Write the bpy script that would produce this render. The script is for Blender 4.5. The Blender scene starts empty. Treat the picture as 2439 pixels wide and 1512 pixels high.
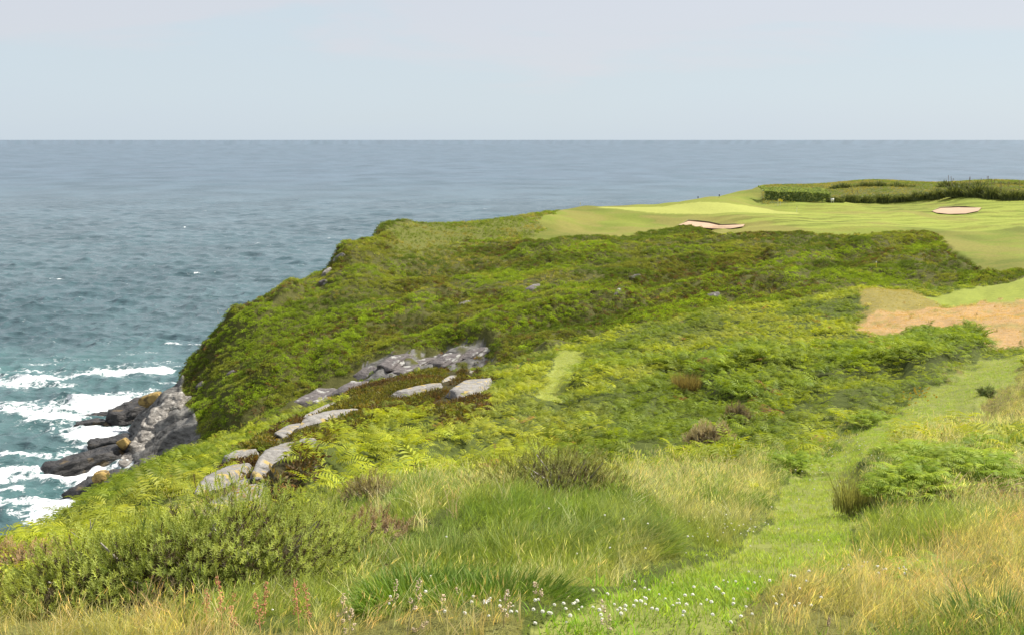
import bpy, math, random
import numpy as np
from mathutils import Vector

# ------------------------------------------------------------------ camera, sky, sun, exposure
SC = bpy.context.scene
COL = SC.collection
H = 55.0                                   # eye height above the sea
FOC = 1098.0                               # focal length in pixels of a 1024 wide frame
PITCH = math.radians(9.22)
cam = bpy.data.cameras.new('camera')
cam_ob = bpy.data.objects.new('camera', cam)
COL.objects.link(cam_ob)
cam.sensor_width = 36.0
cam.lens = 36.0 * FOC / 1024.0
cam.clip_start = 0.1
cam.clip_end = 90000.0
cam_ob.location = (0, 0, H)
cam_ob.rotation_euler = (math.radians(90) - PITCH, 0, 0)
SC.camera = cam_ob
SC.view_settings.view_transform = 'Standard'
SC.view_settings.look = 'None'
SC.view_settings.gamma = 1.0
SC.view_settings.use_curve_mapping = False
SC.view_settings.exposure = 0.66
SUN_ELEV = math.radians(47)
SUN_AZ = math.radians(58)                  # clockwise from +Y
SUN_STRENGTH = 5.0

world = bpy.data.worlds.new('World')
SC.world = world
world.use_nodes = True
wn, wl = world.node_tree.nodes, world.node_tree.links
wn.clear()
w_out = wn.new('ShaderNodeOutputWorld')
w_bg = wn.new('ShaderNodeBackground')
w_bg.inputs['Strength'].default_value = 0.096
w_sky = wn.new('ShaderNodeTexSky')
w_sky.sky_type = 'NISHITA'
w_sky.sun_disc = False
w_sky.sun_elevation = SUN_ELEV
w_sky.sun_rotation = SUN_AZ
w_sky.altitude = 55
w_tc = wn.new('ShaderNodeTexCoord')
w_sep = wn.new('ShaderNodeSeparateXYZ')
wl.new(w_tc.outputs['Generated'], w_sep.inputs[0])
# thin high cloud veil: colour goes from pale blue at the horizon to a lilac grey higher up
w_map = wn.new('ShaderNodeMapping')
w_map.inputs['Scale'].default_value = (1.6, 1.6, 9.0)
w_map.inputs['Rotation'].default_value = (0.0, 0.06, 0.4)
wl.new(w_tc.outputs['Generated'], w_map.inputs[0])
w_n = wn.new('ShaderNodeTexNoise')
w_n.inputs['Scale'].default_value = 1.5
w_n.inputs['Detail'].default_value = 5.0
w_n.inputs['Roughness'].default_value = 0.55
w_n.inputs['Distortion'].default_value = 0.5
wl.new(w_map.outputs[0], w_n.inputs['Vector'])
w_add = wn.new('ShaderNodeMath'); w_add.operation = 'MULTIPLY_ADD'
wl.new(w_n.outputs['Fac'], w_add.inputs[0])
w_add.inputs[1].default_value = 0.27
wl.new(w_sep.outputs['Z'], w_add.inputs[2])
w_r = wn.new('ShaderNodeValToRGB')
wl.new(w_add.outputs[0], w_r.inputs[0])
e = w_r.color_ramp.elements
e[0].position = 0.085; e[0].color = (4.05, 4.66, 5.32, 1)
e[1].position = 0.33; e[1].color = (4.50, 4.70, 5.16, 1)
m_ = e.new(0.16); m_.color = (4.10, 4.74, 5.28, 1)
m_ = e.new(0.202); m_.color = (4.10, 4.70, 5.20, 1)
m_ = e.new(0.228); m_.color = (4.44, 4.64, 5.08, 1)
w_mix = wn.new('ShaderNodeMix'); w_mix.data_type = 'RGBA'
w_mix.inputs[0].default_value = 0.9
wl.new(w_sky.outputs[0], w_mix.inputs[6])
wl.new(w_r.outputs[0], w_mix.inputs[7])
wl.new(w_mix.outputs[2], w_bg.inputs['Color'])
wl.new(w_bg.outputs[0], w_out.inputs[0])

sun = bpy.data.lights.new('sun', 'SUN')
sun.energy = SUN_STRENGTH
sun.angle = math.radians(1.2)
sun.color = (1.0, 0.95, 0.86)
sun_ob = bpy.data.objects.new('sun', sun)
COL.objects.link(sun_ob)
sd = Vector((math.cos(SUN_ELEV) * math.sin(SUN_AZ), math.cos(SUN_ELEV) * math.cos(SUN_AZ), math.sin(SUN_ELEV)))
sun_ob.rotation_euler = (-sd).to_track_quat('-Z', 'Y').to_euler()
sun_ob.location = sd * 200

# ------------------------------------------------------------------ helpers
RNG = np.random.default_rng(7)
random.seed(7)
CP, SP = math.cos(PITCH), math.sin(PITCH)
S = 1024.0 / 2439.0                         # survey sheet units -> frame pixels


def slope_of(Y):                            # sheet row -> dz/dy of the sight line
    q = 317.0 - np.asarray(Y, float) * S
    return (-FOC * SP + q * CP) / (FOC * CP + q * SP)


def fan(m):                                 # sight slope -> divisor that turns a sheet column into x/y
    q = FOC * (m * CP + SP) / (CP - m * SP)
    return FOC * CP + q * SP, q


def at(X, Y, d):
    m = float(slope_of(Y)); D, _ = fan(m)
    return Vector((d * (X * S - 512) / D, d, H + d * m))


def project(P):
    P = np.asarray(P, float)
    y = np.maximum(P[..., 1], 0.05); z = P[..., 2] - H
    f = y * CP - z * SP; u = y * SP + z * CP
    return (512 + FOC * P[..., 0] / f) / S, (317 - FOC * u / f) / S


def _h(ix, iy, s):
    n = (ix * 374761393 + iy * 668265263 + s * 1274126177) & 0xFFFFFFFF
    n = ((n ^ (n >> 13)) * 1274126177) & 0xFFFFFFFF
    n = ((n ^ (n >> 16)) * 2246822519) & 0xFFFFFFFF
    return ((n ^ (n >> 15)) & 0xFFFFFF) / float(0xFFFFFF)


def vnoise(x, y, s=0):
    x = np.asarray(x, float); y = np.asarray(y, float)
    fx = np.floor(x); fy = np.floor(y)
    ix = fx.astype(np.int64) + 100000; iy = fy.astype(np.int64) + 100000
    tx = x - fx; ty = y - fy
    tx = tx * tx * tx * (tx * (tx * 6 - 15) + 10); ty = ty * ty * ty * (ty * (ty * 6 - 15) + 10)
    a = _h(ix, iy, s); b = _h(ix + 1, iy, s); c = _h(ix, iy + 1, s); d = _h(ix + 1, iy + 1, s)
    return (a + (b - a) * tx) * (1 - ty) + (c + (d - c) * tx) * ty


def fbm(x, y, s=0, o=4, g=0.5):
    t = 0; a = 1; n = 0
    for i in range(o):
        t = t + a * vnoise(x * 2 ** i + 17.3 * i, y * 2 ** i - 9.1 * i, s + i); n += a; a *= g
    return t / n


def sstep(a, b, x):
    t = np.clip((x - a) / (b - a), 0, 1)
    return t * t * (3 - 2 * t)


def inpoly(X, Y, poly):
    r = np.zeros(X.shape, bool); n = len(poly)
    for i in range(n):
        x0, y0 = poly[i]; x1, y1 = poly[(i + 1) % n]
        if y0 == y1: continue
        c = ((y0 > Y) != (y1 > Y)) & (X < (x1 - x0) * (Y - y0) / (y1 - y0) + x0)
        r ^= c
    return r


def pchip(xk, yk, x):                       # monotone cubic through knots; xk (K,), yk (K,...)
    xk = np.asarray(xk, float); yk = np.asarray(yk, float)
    h = np.diff(xk).reshape((-1,) + (1,) * (yk.ndim - 1)); d = np.diff(yk, axis=0) / h
    m = np.zeros_like(yk)
    w1 = 2 * h[1:] + h[:-1]; w2 = h[1:] + 2 * h[:-1]
    with np.errstate(divide='ignore', invalid='ignore'):
        hm = (w1 + w2) / (w1 / d[:-1] + w2 / d[1:])
    m[1:-1] = np.where(d[:-1] * d[1:] > 0, hm, 0)
    m[0] = d[0]; m[-1] = d[-1]
    i = np.clip(np.searchsorted(xk, x, side='right') - 1, 0, len(xk) - 2)
    sh = (-1,) + (1,) * (yk.ndim - 1)
    hh = (xk[i + 1] - xk[i]).reshape(sh); t = ((x - xk[i])).reshape(sh) / hh
    return ((1 + 2 * t) * (1 - t) ** 2 * yk[i] + t * (1 - t) ** 2 * hh * m[i] + t * t * (3 - 2 * t) * yk[i + 1] + t * t * (t - 1) * hh * m[i + 1])


def tag(o, label=None, cat=None, group=None, kind=None):
    if label: o['label'] = label
    if cat: o['category'] = cat
    if group: o['group'] = group
    if kind: o['kind'] = kind
    return o


def empty(name, loc, label, cat, group=None, rz=0.0):
    o = bpy.data.objects.new(name, None)
    o.location = loc; o.rotation_euler = (0, 0, rz)
    COL.objects.link(o)
    return tag(o, label, cat, group)


def mesh_data(name, V, F, mat=None, col=None, smooth=False, attrs=None):
    """F: list of integer arrays (n,3) or (n,4)."""
    me = bpy.data.meshes.new(name)
    V = np.asarray(V, np.float32)
    F = [np.asarray(f, np.int32) for f in F if len(f)]
    me.vertices.add(len(V)); me.vertices.foreach_set('co', V.ravel())
    loops = np.concatenate([f.ravel() for f in F])
    tot = np.concatenate([np.full(len(f), f.shape[1], np.int32) for f in F])
    st = np.concatenate([[0], np.cumsum(tot)[:-1]]).astype(np.int32)
    me.loops.add(len(loops)); me.loops.foreach_set('vertex_index', loops)
    me.polygons.add(len(tot)); me.polygons.foreach_set('loop_start', st)
    if smooth:
        me.polygons.foreach_set('use_smooth', np.ones(len(tot), bool))
    if col is not None:
        a = me.attributes.new('Col', 'FLOAT_COLOR', 'POINT')
        c = np.ones((len(V), 4), np.float32); c[:, :3] = col
        a.data.foreach_set('color', c.ravel())
    for k, v in (attrs or {}).items():
        a = me.attributes.new(k, 'FLOAT', 'POINT'); a.data.foreach_set('value', np.asarray(v, np.float32).ravel())
    me.update(calc_edges=True)
    if mat: me.materials.append(mat)
    return me


def obj(name, me, parent=None):
    o = bpy.data.objects.new(name, me)
    COL.objects.link(o)
    if parent is not None: o.parent = parent
    return o


def copy_tree(o, parent=None):
    c = o.copy(); COL.objects.link(c); c.parent = parent
    for ch in list(o.children): copy_tree(ch, c)
    return c


def quads(nr, nc):
    i = np.arange(nr - 1)[:, None] * nc + np.arange(nc - 1)[None, :]
    return np.stack([i, i + 1, i + nc + 1, i + nc], -1).reshape(-1, 4)


# ------------------------------------------------------------------ materials
def new_mat(name):
    m = bpy.data.materials.new(name); m.use_nodes = True
    n = m.node_tree.nodes; n.clear()
    return m, n, m.node_tree.links


def attr(n, name, kind='GEOMETRY'):
    a = n.new('ShaderNodeAttribute'); a.attribute_name = name; a.attribute_type = kind
    return a


def leaf_mat(name, inst, transl=0.3, tint2=(1.5, 1.25, 0.9), yellow=True):
    """thin leaf: diffuse + translucent; colour from the plant's own tint, varied leaf by leaf."""
    m, n, l = new_mat(name)
    if inst:
        a = attr(n, 'tint', 'INSTANCER'); base = a.outputs['Color']
        v = attr(n, 'var').outputs['Fac']
        mul = n.new('ShaderNodeMix'); mul.data_type = 'RGBA'; mul.blend_type = 'MULTIPLY'; mul.inputs[0].default_value = 1.0
        r = n.new('ShaderNodeValToRGB'); l.new(v, r.inputs[0])
        r.color_ramp.elements[0].color = (0.72, 0.74, 0.7, 1); r.color_ramp.elements[1].color = tint2 + (1,)
        l.new(base, mul.inputs[6]); l.new(r.outputs[0], mul.inputs[7]); base = mul.outputs[2]
    else:
        base = attr(n, 'Col').outputs['Color']
    d = n.new('ShaderNodeBsdfDiffuse'); t = n.new('ShaderNodeBsdfTranslucent')
    l.new(base, d.inputs[0])
    # a thin leaf sends back about its own colour and lets through a yellower share of it
    tm = n.new('ShaderNodeMix'); tm.data_type = 'RGBA'; tm.blend_type = 'MULTIPLY'; tm.inputs[0].default_value = 1.0
    l.new(base, tm.inputs[6]); tm.inputs[7].default_value = (transl * 1.1, transl * 1.05, transl * 0.5, 1) if yellow else (transl, transl, transl, 1)
    l.new(tm.outputs[2], t.inputs[0])
    mx = n.new('ShaderNodeAddShader')
    l.new(d.outputs[0], mx.inputs[0]); l.new(t.outputs[0], mx.inputs[1])
    g = n.new('ShaderNodeBsdfGlossy'); g.inputs['Roughness'].default_value = 0.6
    g.inputs['Color'].default_value = (0.9, 0.95, 1, 1)
    m2 = n.new('ShaderNodeMixShader'); m2.inputs[0].default_value = 0.014
    l.new(mx.outputs[0], m2.inputs[1]); l.new(g.outputs[0], m2.inputs[2])
    o = n.new('ShaderNodeOutputMaterial'); l.new(m2.outputs[0], o.inputs[0])
    return m


def plain_mat(name, col, rough=0.8, var=0.25, scale=8.0, bump=0.0):
    m, n, l = new_mat(name)
    p = n.new('ShaderNodeBsdfPrincipled'); p.inputs['Roughness'].default_value = rough
    tc = n.new('ShaderNodeTexCoord'); ns = n.new('ShaderNodeTexNoise')
    ns.inputs['Scale'].default_value = scale; ns.inputs['Detail'].default_value = 5
    l.new(tc.outputs['Object'], ns.inputs['Vector'])
    r = n.new('ShaderNodeValToRGB'); l.new(ns.outputs['Fac'], r.inputs[0])
    r.color_ramp.elements[0].position = 0.3; r.color_ramp.elements[1].position = 0.7
    r.color_ramp.elements[0].color = tuple(c * (1 - var) for c in col) + (1,)
    r.color_ramp.elements[1].color = tuple(min(1, c * (1 + var)) for c in col) + (1,)
    l.new(r.outputs[0], p.inputs['Base Color'])
    if bump:
        b = n.new('ShaderNodeBump'); b.inputs['Strength'].default_value = bump; b.inputs['Distance'].default_value = 0.05
        l.new(ns.outputs['Fac'], b.inputs['Height']); l.new(b.outputs[0], p.inputs['Normal'])
    o = n.new('ShaderNodeOutputMaterial'); l.new(p.outputs[0], o.inputs[0])
    return m


def rock_mat(name, dark, light, lichen, lich_amt, scale, strata=0.6, rough=0.85):
    m, n, l = new_mat(name)
    p = n.new('ShaderNodeBsdfPrincipled'); p.inputs['Roughness'].default_value = rough
    tc = n.new('ShaderNodeTexCoord')
    mp = n.new('ShaderNodeMapping'); mp.inputs['Scale'].default_value = (1, 1, 3.2); mp.inputs['Rotation'].default_value = (0.35, -0.55, 0.2)
    l.new(tc.outputs['Object'], mp.inputs[0])
    a = n.new('ShaderNodeTexNoise'); a.inputs['Scale'].default_value = scale; a.inputs['Detail'].default_value = 9; a.inputs['Roughness'].default_value = 0.68
    l.new(mp.outputs[0], a.inputs['Vector'])
    r = n.new('ShaderNodeValToRGB'); l.new(a.outputs['Fac'], r.inputs[0])
    r.color_ramp.elements[0].position = 0.33; r.color_ramp.elements[1].position = 0.66
    r.color_ramp.elements[0].color = dark + (1,); r.color_ramp.elements[1].color = light + (1,)
    v = n.new('ShaderNodeTexVoronoi'); v.feature = 'DISTANCE_TO_EDGE'; v.inputs['Scale'].default_value = scale * 1.1
    l.new(mp.outputs[0], v.inputs['Vector'])
    cr = n.new('ShaderNodeValToRGB'); l.new(v.outputs['Distance'], cr.inputs[0])
    cr.color_ramp.elements[0].color = (0.35, 0.33, 0.3, 1); cr.color_ramp.elements[1].color = (1, 1, 1, 1)
    cr.color_ramp.elements[1].position = 0.06
    mu = n.new('ShaderNodeMix'); mu.data_type = 'RGBA'; mu.blend_type = 'MULTIPLY'; mu.inputs[0].default_value = strata
    l.new(r.outputs[0], mu.inputs[6]); l.new(cr.outputs[0], mu.inputs[7])
    b2 = n.new('ShaderNodeTexNoise'); b2.inputs['Scale'].default_value = scale * 0.8; b2.inputs['Detail'].default_value = 6
    l.new(tc.outputs['Object'], b2.inputs['Vector'])
    lr = n.new('ShaderNodeValToRGB'); l.new(b2.outputs['Fac'], lr.inputs[0])
    lr.color_ramp.elements[0].position = 0.62 - 0.2 * lich_amt; lr.color_ramp.elements[1].position = 0.68 - 0.2 * lich_amt
    mx = n.new('ShaderNodeMix'); mx.data_type = 'RGBA'
    l.new(lr.outputs[0], mx.inputs[0]); l.new(mu.outputs[2], mx.inputs[6]); mx.inputs[7].default_value = lichen + (1,)
    l.new(mx.outputs[2], p.inputs['Base Color'])
    bu = n.new('ShaderNodeBump'); bu.inputs['Strength'].default_value = 0.9; bu.inputs['Distance'].default_value = 0.35 / scale
    ad = n.new('ShaderNodeMath'); ad.operation = 'MULTIPLY_ADD'; l.new(cr.outputs[0], ad.inputs[0]); ad.inputs[1].default_value = 0.6 * strata; l.new(a.outputs['Fac'], ad.inputs[2])
    l.new(ad.outputs[0], bu.inputs['Height']); l.new(bu.outputs[0], p.inputs['Normal'])
    o = n.new('ShaderNodeOutputMaterial'); l.new(p.outputs[0], o.inputs[0])
    return m


def terrain_mat():
    m, n, l = new_mat('ground_cover')
    p = n.new('ShaderNodeBsdfPrincipled'); p.inputs['Roughness'].default_value = 0.95; p.inputs['Specular IOR Level'].default_value = 0.1
    a = attr(n, 'Col'); rk = attr(n, 'rock'); tf = attr(n, 'turf')
    g = n.new('ShaderNodeNewGeometry')
    n1 = n.new('ShaderNodeTexNoise'); n1.inputs['Scale'].default_value = 1.4; n1.inputs['Detail'].default_value = 8; n1.inputs['Roughness'].default_value = 0.7
    l.new(g.outputs['Position'], n1.inputs['Vector'])
    r1 = n.new('ShaderNodeValToRGB'); l.new(n1.outputs['Fac'], r1.inputs[0])
    r1.color_ramp.elements[0].position = 0.3; r1.color_ramp.elements[1].position = 0.72
    r1.color_ramp.elements[0].color = (0.72, 0.74, 0.7, 1); r1.color_ramp.elements[1].color = (1.28, 1.22, 1.1, 1)
    mu = n.new('ShaderNodeMix'); mu.data_type = 'RGBA'; mu.blend_type = 'MULTIPLY'; mu.inputs[0].default_value = 1
    l.new(a.outputs['Color'], mu.inputs[6]); l.new(r1.outputs[0], mu.inputs[7])
    # bare rock
    mp = n.new('ShaderNodeMapping'); mp.inputs['Scale'].default_value = (0.5, 0.5, 1.5); mp.inputs['Rotation'].default_value = (0.5, -0.6, 0.2)
    l.new(g.outputs['Position'], mp.inputs[0])
    n2 = n.new('ShaderNodeTexNoise'); n2.inputs['Scale'].default_value = 0.9; n2.inputs['Detail'].default_value = 9; n2.inputs['Roughness'].default_value = 0.7
    l.new(mp.outputs[0], n2.inputs['Vector'])
    r2 = n.new('ShaderNodeValToRGB'); l.new(n2.outputs['Fac'], r2.inputs[0])
    r2.color_ramp.elements[0].position = 0.36; r2.color_ramp.elements[1].position = 0.66
    r2.color_ramp.elements[0].color = (0.05, 0.047, 0.045, 1); r2.color_ramp.elements[1].color = (0.26, 0.25, 0.23, 1)
    mx = n.new('ShaderNodeMix'); mx.data_type = 'RGBA'
    l.new(rk.outputs['Fac'], mx.inputs[0]); l.new(mu.outputs[2], mx.inputs[6]); l.new(r2.outputs[0], mx.inputs[7])
    l.new(mx.outputs[2], p.inputs['Base Color'])
    sub = n.new('ShaderNodeMath'); sub.operation = 'MULTIPLY_ADD'; l.new(tf.outputs['Fac'], sub.inputs[0]); sub.inputs[1].default_value = -0.45; sub.inputs[2].default_value = 0.85
    bu = n.new('ShaderNodeBump'); bu.inputs['Distance'].default_value = 0.25
    l.new(sub.outputs[0], bu.inputs['Strength'])
    sm = n.new('ShaderNodeMix'); sm.data_type = 'FLOAT'
    l.new(rk.outputs['Fac'], sm.inputs[0]); l.new(n1.outputs['Fac'], sm.inputs[2]); l.new(n2.outputs['Fac'], sm.inputs[3])
    l.new(sm.outputs[0], bu.inputs['Height']); l.new(bu.outputs[0], p.inputs['Normal'])
    o = n.new('ShaderNodeOutputMaterial'); l.new(p.outputs[0], o.inputs[0])
    return m


def sea_mat():
    m, n, l = new_mat('sea_water')
    p = n.new('ShaderNodeBsdfPrincipled'); p.inputs['IOR'].default_value = 1.33
    p.inputs['Roughness'].default_value = 0.16
    g = n.new('ShaderNodeNewGeometry')
    co = attr(n, 'Col'); fo = attr(n, 'foam')
    # foam lace
    nf = n.new('ShaderNodeTexNoise'); nf.inputs['Scale'].default_value = 0.8; nf.inputs['Detail'].default_value = 9; nf.inputs['Roughness'].default_value = 0.72; nf.inputs['Distortion'].default_value = 0.6
    l.new(g.outputs['Position'], nf.inputs['Vector'])
    nx2 = n.new('ShaderNodeMath'); nx2.operation = 'MULTIPLY_ADD'; l.new(nf.outputs['Fac'], nx2.inputs[0]); nx2.inputs[1].default_value = 2.0; nx2.inputs[2].default_value = -0.5
    ad = n.new('ShaderNodeMath'); ad.operation = 'ADD'; l.new(nx2.outputs[0], ad.inputs[0]); l.new(fo.outputs['Fac'], ad.inputs[1])
    rf = n.new('ShaderNodeValToRGB'); l.new(ad.outputs[0], rf.inputs[0])
    rf.color_ramp.elements[0].position = 0.76; rf.color_ramp.elements[1].position = 1.42
    rf.color_ramp.elements[0].color = (0, 0, 0, 1); rf.color_ramp.elements[1].color = (1, 1, 1, 1)
    mx = n.new('ShaderNodeMix'); mx.data_type = 'RGBA'; l.new(rf.outputs[0], mx.inputs[0])
    l.new(co.outputs['Color'], mx.inputs[6]); mx.inputs[7].default_value = (0.78, 0.80, 0.80, 1)
    l.new(mx.outputs[2], p.inputs['Base Color'])
    ro = n.new('ShaderNodeMapRange'); l.new(rf.outputs[0], ro.inputs[0]); ro.inputs[3].default_value = 0.0; ro.inputs[4].default_value = 0.8
    # unresolved ripples offshore act as roughness
    ch = attr(n, 'chop'); rm = n.new('ShaderNodeMapRange'); l.new(ch.outputs['Fac'], rm.inputs[0]); rm.inputs[3].default_value = 0.09; rm.inputs[4].default_value = 0.38
    rs = n.new('ShaderNodeMath'); rs.operation = 'ADD'; rs.use_clamp = True; l.new(ro.outputs[0], rs.inputs[0]); l.new(rm.outputs[0], rs.inputs[1])
    l.new(rs.outputs[0], p.inputs['Roughness'])
    mp = n.new('ShaderNodeMapping'); mp.inputs['Scale'].default_value = (0.38, 1.0, 1); mp.inputs['Rotation'].default_value = (0, 0, 0.25)
    l.new(g.outputs['Position'], mp.inputs[0])
    nb = n.new('ShaderNodeTexNoise'); nb.inputs['Scale'].default_value = 0.30; nb.inputs['Detail'].default_value = 7; nb.inputs['Roughness'].default_value = 0.62
    l.new(mp.outputs[0], nb.inputs['Vector'])
    nb2 = n.new('ShaderNodeTexNoise'); nb2.inputs['Scale'].default_value = 0.07; nb2.inputs['Detail'].default_value = 5
    l.new(mp.outputs[0], nb2.inputs['Vector'])
    s2 = n.new('ShaderNodeMath'); s2.operation = 'MULTIPLY_ADD'; l.new(nb2.outputs['Fac'], s2.inputs[0]); s2.inputs[1].default_value = 1.3; l.new(nb.outputs['Fac'], s2.inputs[2])
    bu = n.new('ShaderNodeBump'); bu.inputs['Strength'].default_value = 1.0; bu.inputs['Distance'].default_value = 1.0
    l.new(s2.outputs[0], bu.inputs['Height']); l.new(bu.outputs[0], p.inputs['Normal'])
    o = n.new('ShaderNodeOutputMaterial'); l.new(p.outputs[0], o.inputs[0])
    return m


M_TERRAIN = terrain_mat()
M_SEA = sea_mat()
M_LEAF = leaf_mat('leaf_scatter', True, 0.75)
M_GRASS = leaf_mat('grass_scatter', True, 0.75, (1.38, 1.36, 1.3))
M_PLANT = leaf_mat('plant_leaf', False, 0.7)
M_WOOD = plain_mat('dead_wood', (0.30, 0.27, 0.22), 0.9, 0.3, 20)

# ------------------------------------------------------------------ terrain survey
# near slope, each column: sheet X -> (distance, sheet Y) from the viewer's feet to the crest of the spur
NEAR = {
    -700: [(4.6, 1540.0), (6.5, 1500.0), (9, 1470.0), (12, 1455.0), (16, 1448.0), (21, 1443.0), (27, 1441.0), (33, 1442.0)],
    0: [(4.6, 1512.0), (6.5, 1458.0), (9, 1410.0), (13, 1372.0), (19, 1350.0), (27, 1335.0), (36, 1325.0), (45, 1319.0)],
    200: [(4.5, 1512.0), (6.3, 1448.0), (9, 1393.0), (14, 1340.0), (21, 1301.0), (31, 1269.0), (44, 1238.0), (58, 1209.0)],
    430: [(4.4, 1512.0), (6.2, 1435.0), (9, 1365.0), (14, 1298.0), (22, 1239.0), (35, 1183.0), (52, 1132.0), (75, 1089.0)],
    690: [(4.2, 1512.0), (6, 1420.0), (9, 1335.0), (14, 1260.0), (23, 1183.0), (38, 1113.0), (60, 1049.0), (90, 997.0)],
    920: [(4.1, 1512.0), (5.9, 1412.0), (9, 1318.0), (15, 1225.0), (25, 1138.8), (42, 1056.6), (68, 978.4), (100, 924.2)],
    1200: [(4, 1512), (5.8, 1405), (9, 1305), (15, 1205), (26, 1107), (46, 1011.3), (80, 915.7), (113, 870)],
    1400: [(4, 1512), (5.8, 1402), (9, 1302), (15, 1202), (26, 1104), (47, 1000.3), (84, 896.7), (128, 811)],
    1600: [(4, 1512), (5.8, 1400), (9, 1300), (15, 1200), (26, 1102), (48, 988), (86, 873), (143, 763)],
    1800: [(4, 1512), (5.8, 1402), (9, 1302), (15, 1202), (26, 1098), (48, 975), (88, 848), (156, 724)],
    2050: [(4, 1512), (5.7, 1405), (8.5, 1305), (14, 1205), (25, 1090), (48, 962), (92, 825), (172, 693)],
    2240: [(3.9, 1512), (5.5, 1408), (8, 1307), (13, 1202), (23, 1085), (46, 948), (92, 808), (184, 693)],
    2439: [(3.8, 1512), (5.2, 1410), (7.5, 1310), (12, 1200), (21, 1078), (43, 930), (90, 797), (190, 670)],
    3100: [(3.5, 1512), (4.8, 1410), (7, 1310), (11, 1200), (19, 1070), (40, 920), (87, 790), (192, 655)],
}
# far headland, each column: gully bottom, four points up the face, three across the top, back slope; 'z' rows give the height itself
Zr = lambda d, z: (d, z, 'z')
FAR = {
    -700: [Zr(100, -4), Zr(150, -6), Zr(180, -6), Zr(205, -6), Zr(230, -6), Zr(255, -6), Zr(280, -6), Zr(310, -6)],
    0: [Zr(100, -4), Zr(150, -6), Zr(180, -6), Zr(205, -6), Zr(230, -6), Zr(255, -6), Zr(280, -6), Zr(310, -6)],
    250: [Zr(120, -3), Zr(165, -2.5), Zr(182, -4), Zr(205, -5), Zr(230, -6), Zr(255, -6), Zr(280, -6), Zr(310, -6)],
    330: [Zr(128, -1), Zr(172, 0.6), Zr(192, 3.0), Zr(203, 2.0), Zr(214, -4), Zr(240, -6), Zr(270, -6), Zr(310, -6)],
    400: [Zr(132, 0.5), Zr(178, 2.5), (197, 940), Zr(206, 6.0), Zr(217, -2), Zr(240, -6), Zr(270, -6), Zr(310, -6)],
    470: [Zr(138, 2), Zr(176, 6), (193, 955), (210, 852), Zr(222, 8), Zr(242, -4), Zr(270, -6), Zr(310, -6)],
    560: [Zr(134, 4), Zr(166, 8.5), (184, 922), (206, 818), (218, 770), Zr(236, 5), Zr(256, -5), Zr(310, -6)],
    690: [Zr(134, 7), Zr(164, 11), (186, 862), (209, 762), (232, 687), Zr(255, 8), Zr(277, -5), Zr(320, -6)],
    760: [Zr(136, 8), Zr(166, 12), (189, 850), (213, 742), (243, 660), Zr(264, 13), Zr(287, -5), Zr(330, -6)],
    830: [Zr(137, 9), Zr(169, 13), (193, 830), (218, 716), (252, 584), Zr(272, 18), Zr(298, -4), Zr(340, -6)],
    920: [Zr(139, 10), Zr(172, 15), (197, 800), (227, 690), (272, 562), (292, 530), Zr(315, 16), Zr(350, -6)],
    1060: [Zr(143, 11), Zr(177, 16), (203, 775), (237, 670), (285, 572), (312, 533), Zr(338, 20), Zr(375, -6)],
    1200: [Zr(148, 13), Zr(183, 18), (209, 750), (248, 650), (291, 572), (328, 526), Zr(360, 22), Zr(400, -6)],
    1300: [Zr(154, 15), Zr(189, 19), (216, 725), (255, 635), (296, 568), (350, 518), (395, 508), Zr(450, 5)],
    1400: [Zr(160, 16.5), Zr(196, 20), (225, 702), (263, 622), (300, 564), (370, 521), (440, 489), Zr(490, 18)],
    1600: [Zr(172, 19), (208, 737), (237, 672), (273, 606), (306, 561), (376, 521), (470, 479), Zr(520, 22)],
    1720: [Zr(180, 19.5), (216, 718), (243, 655), (278, 600), (310, 562), (382, 521), (485, 469), Zr(560, 26)],
    1830: [Zr(186, 20), (222, 703), (247, 645), (281, 596), (313, 566), (386, 521), (490, 480), (575, 444)],
    2050: [Zr(199, 21.3), (230, 673), (255, 629), (285, 592), (316, 566), (390, 521), (485, 482), (580, 441)],
    2240: [Zr(208, 22.6), (236, 666), (261, 621), (291, 583), (319, 560), (395, 520), (480, 478), (580, 440)],
    2360: [(212, 664), (238, 645), (262, 615), (291, 585), (320, 560), (395, 520), (470, 476), (580, 440)],
    2439: [(213, 653), (238, 632), (262, 607), (291, 580), (320, 556), (395, 519), (470, 474), (580, 440)],
    3100: [(214, 640), (238, 622), (262, 600), (291, 577), (320, 554), (395, 518), (470, 474), (580, 440)],
}


def table(T):
    xs = sorted(T); D, Zz = [], []
    for x in xs:
        dd, zz = [], []
        for r in T[x]:
            dd.append(r[0]); zz.append(r[1] if len(r) == 3 else H + r[0] * float(slope_of(r[1])))
        D.append(dd); Zz.append(zz)
    return np.array(xs, float), np.array(D), np.array(Zz)


nx_, nD, nZ = table(NEAR)
fx_, fD, fZ = table(FAR)
wide = np.geomspace(100, 9000, 16)
cx = np.concatenate([-620 - wide[::-1], np.linspace(-620, -130, 26)[:-1], np.linspace(-130, 2570, 560), np.linspace(2570, 3080, 26)[1:], 3080 + wide])
cc_ = np.clip(cx, -690, 3090)
kd = np.concatenate([pchip(nx_, nD, cc_), pchip(fx_, fD, cc_)], 1)     # columns x knots
kz = np.concatenate([pchip(nx_, nZ, cc_), pchip(fx_, fZ, cc_)], 1)
n_ = len(cx)
pre_d = np.stack([np.full(n_, -9.0), np.full(n_, -2.0), np.full(n_, 1.6)], 1)
pre_z = np.stack([np.full(n_, H - 1.2), np.full(n_, H - 1.62), np.full(n_, H - 1.72)], 1)
end_d = np.stack([kd[:, -1] + 60, kd[:, -1] + 170, kd[:, -1] + 400], 1)
end_z = np.stack([np.where(kz[:, -1] > 10, kz[:, -1] - 6.0, -6.5), np.full(n_, -8.0), np.full(n_, -9.0)], 1)
kd = np.concatenate([pre_d, kd, end_d], 1)
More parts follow.
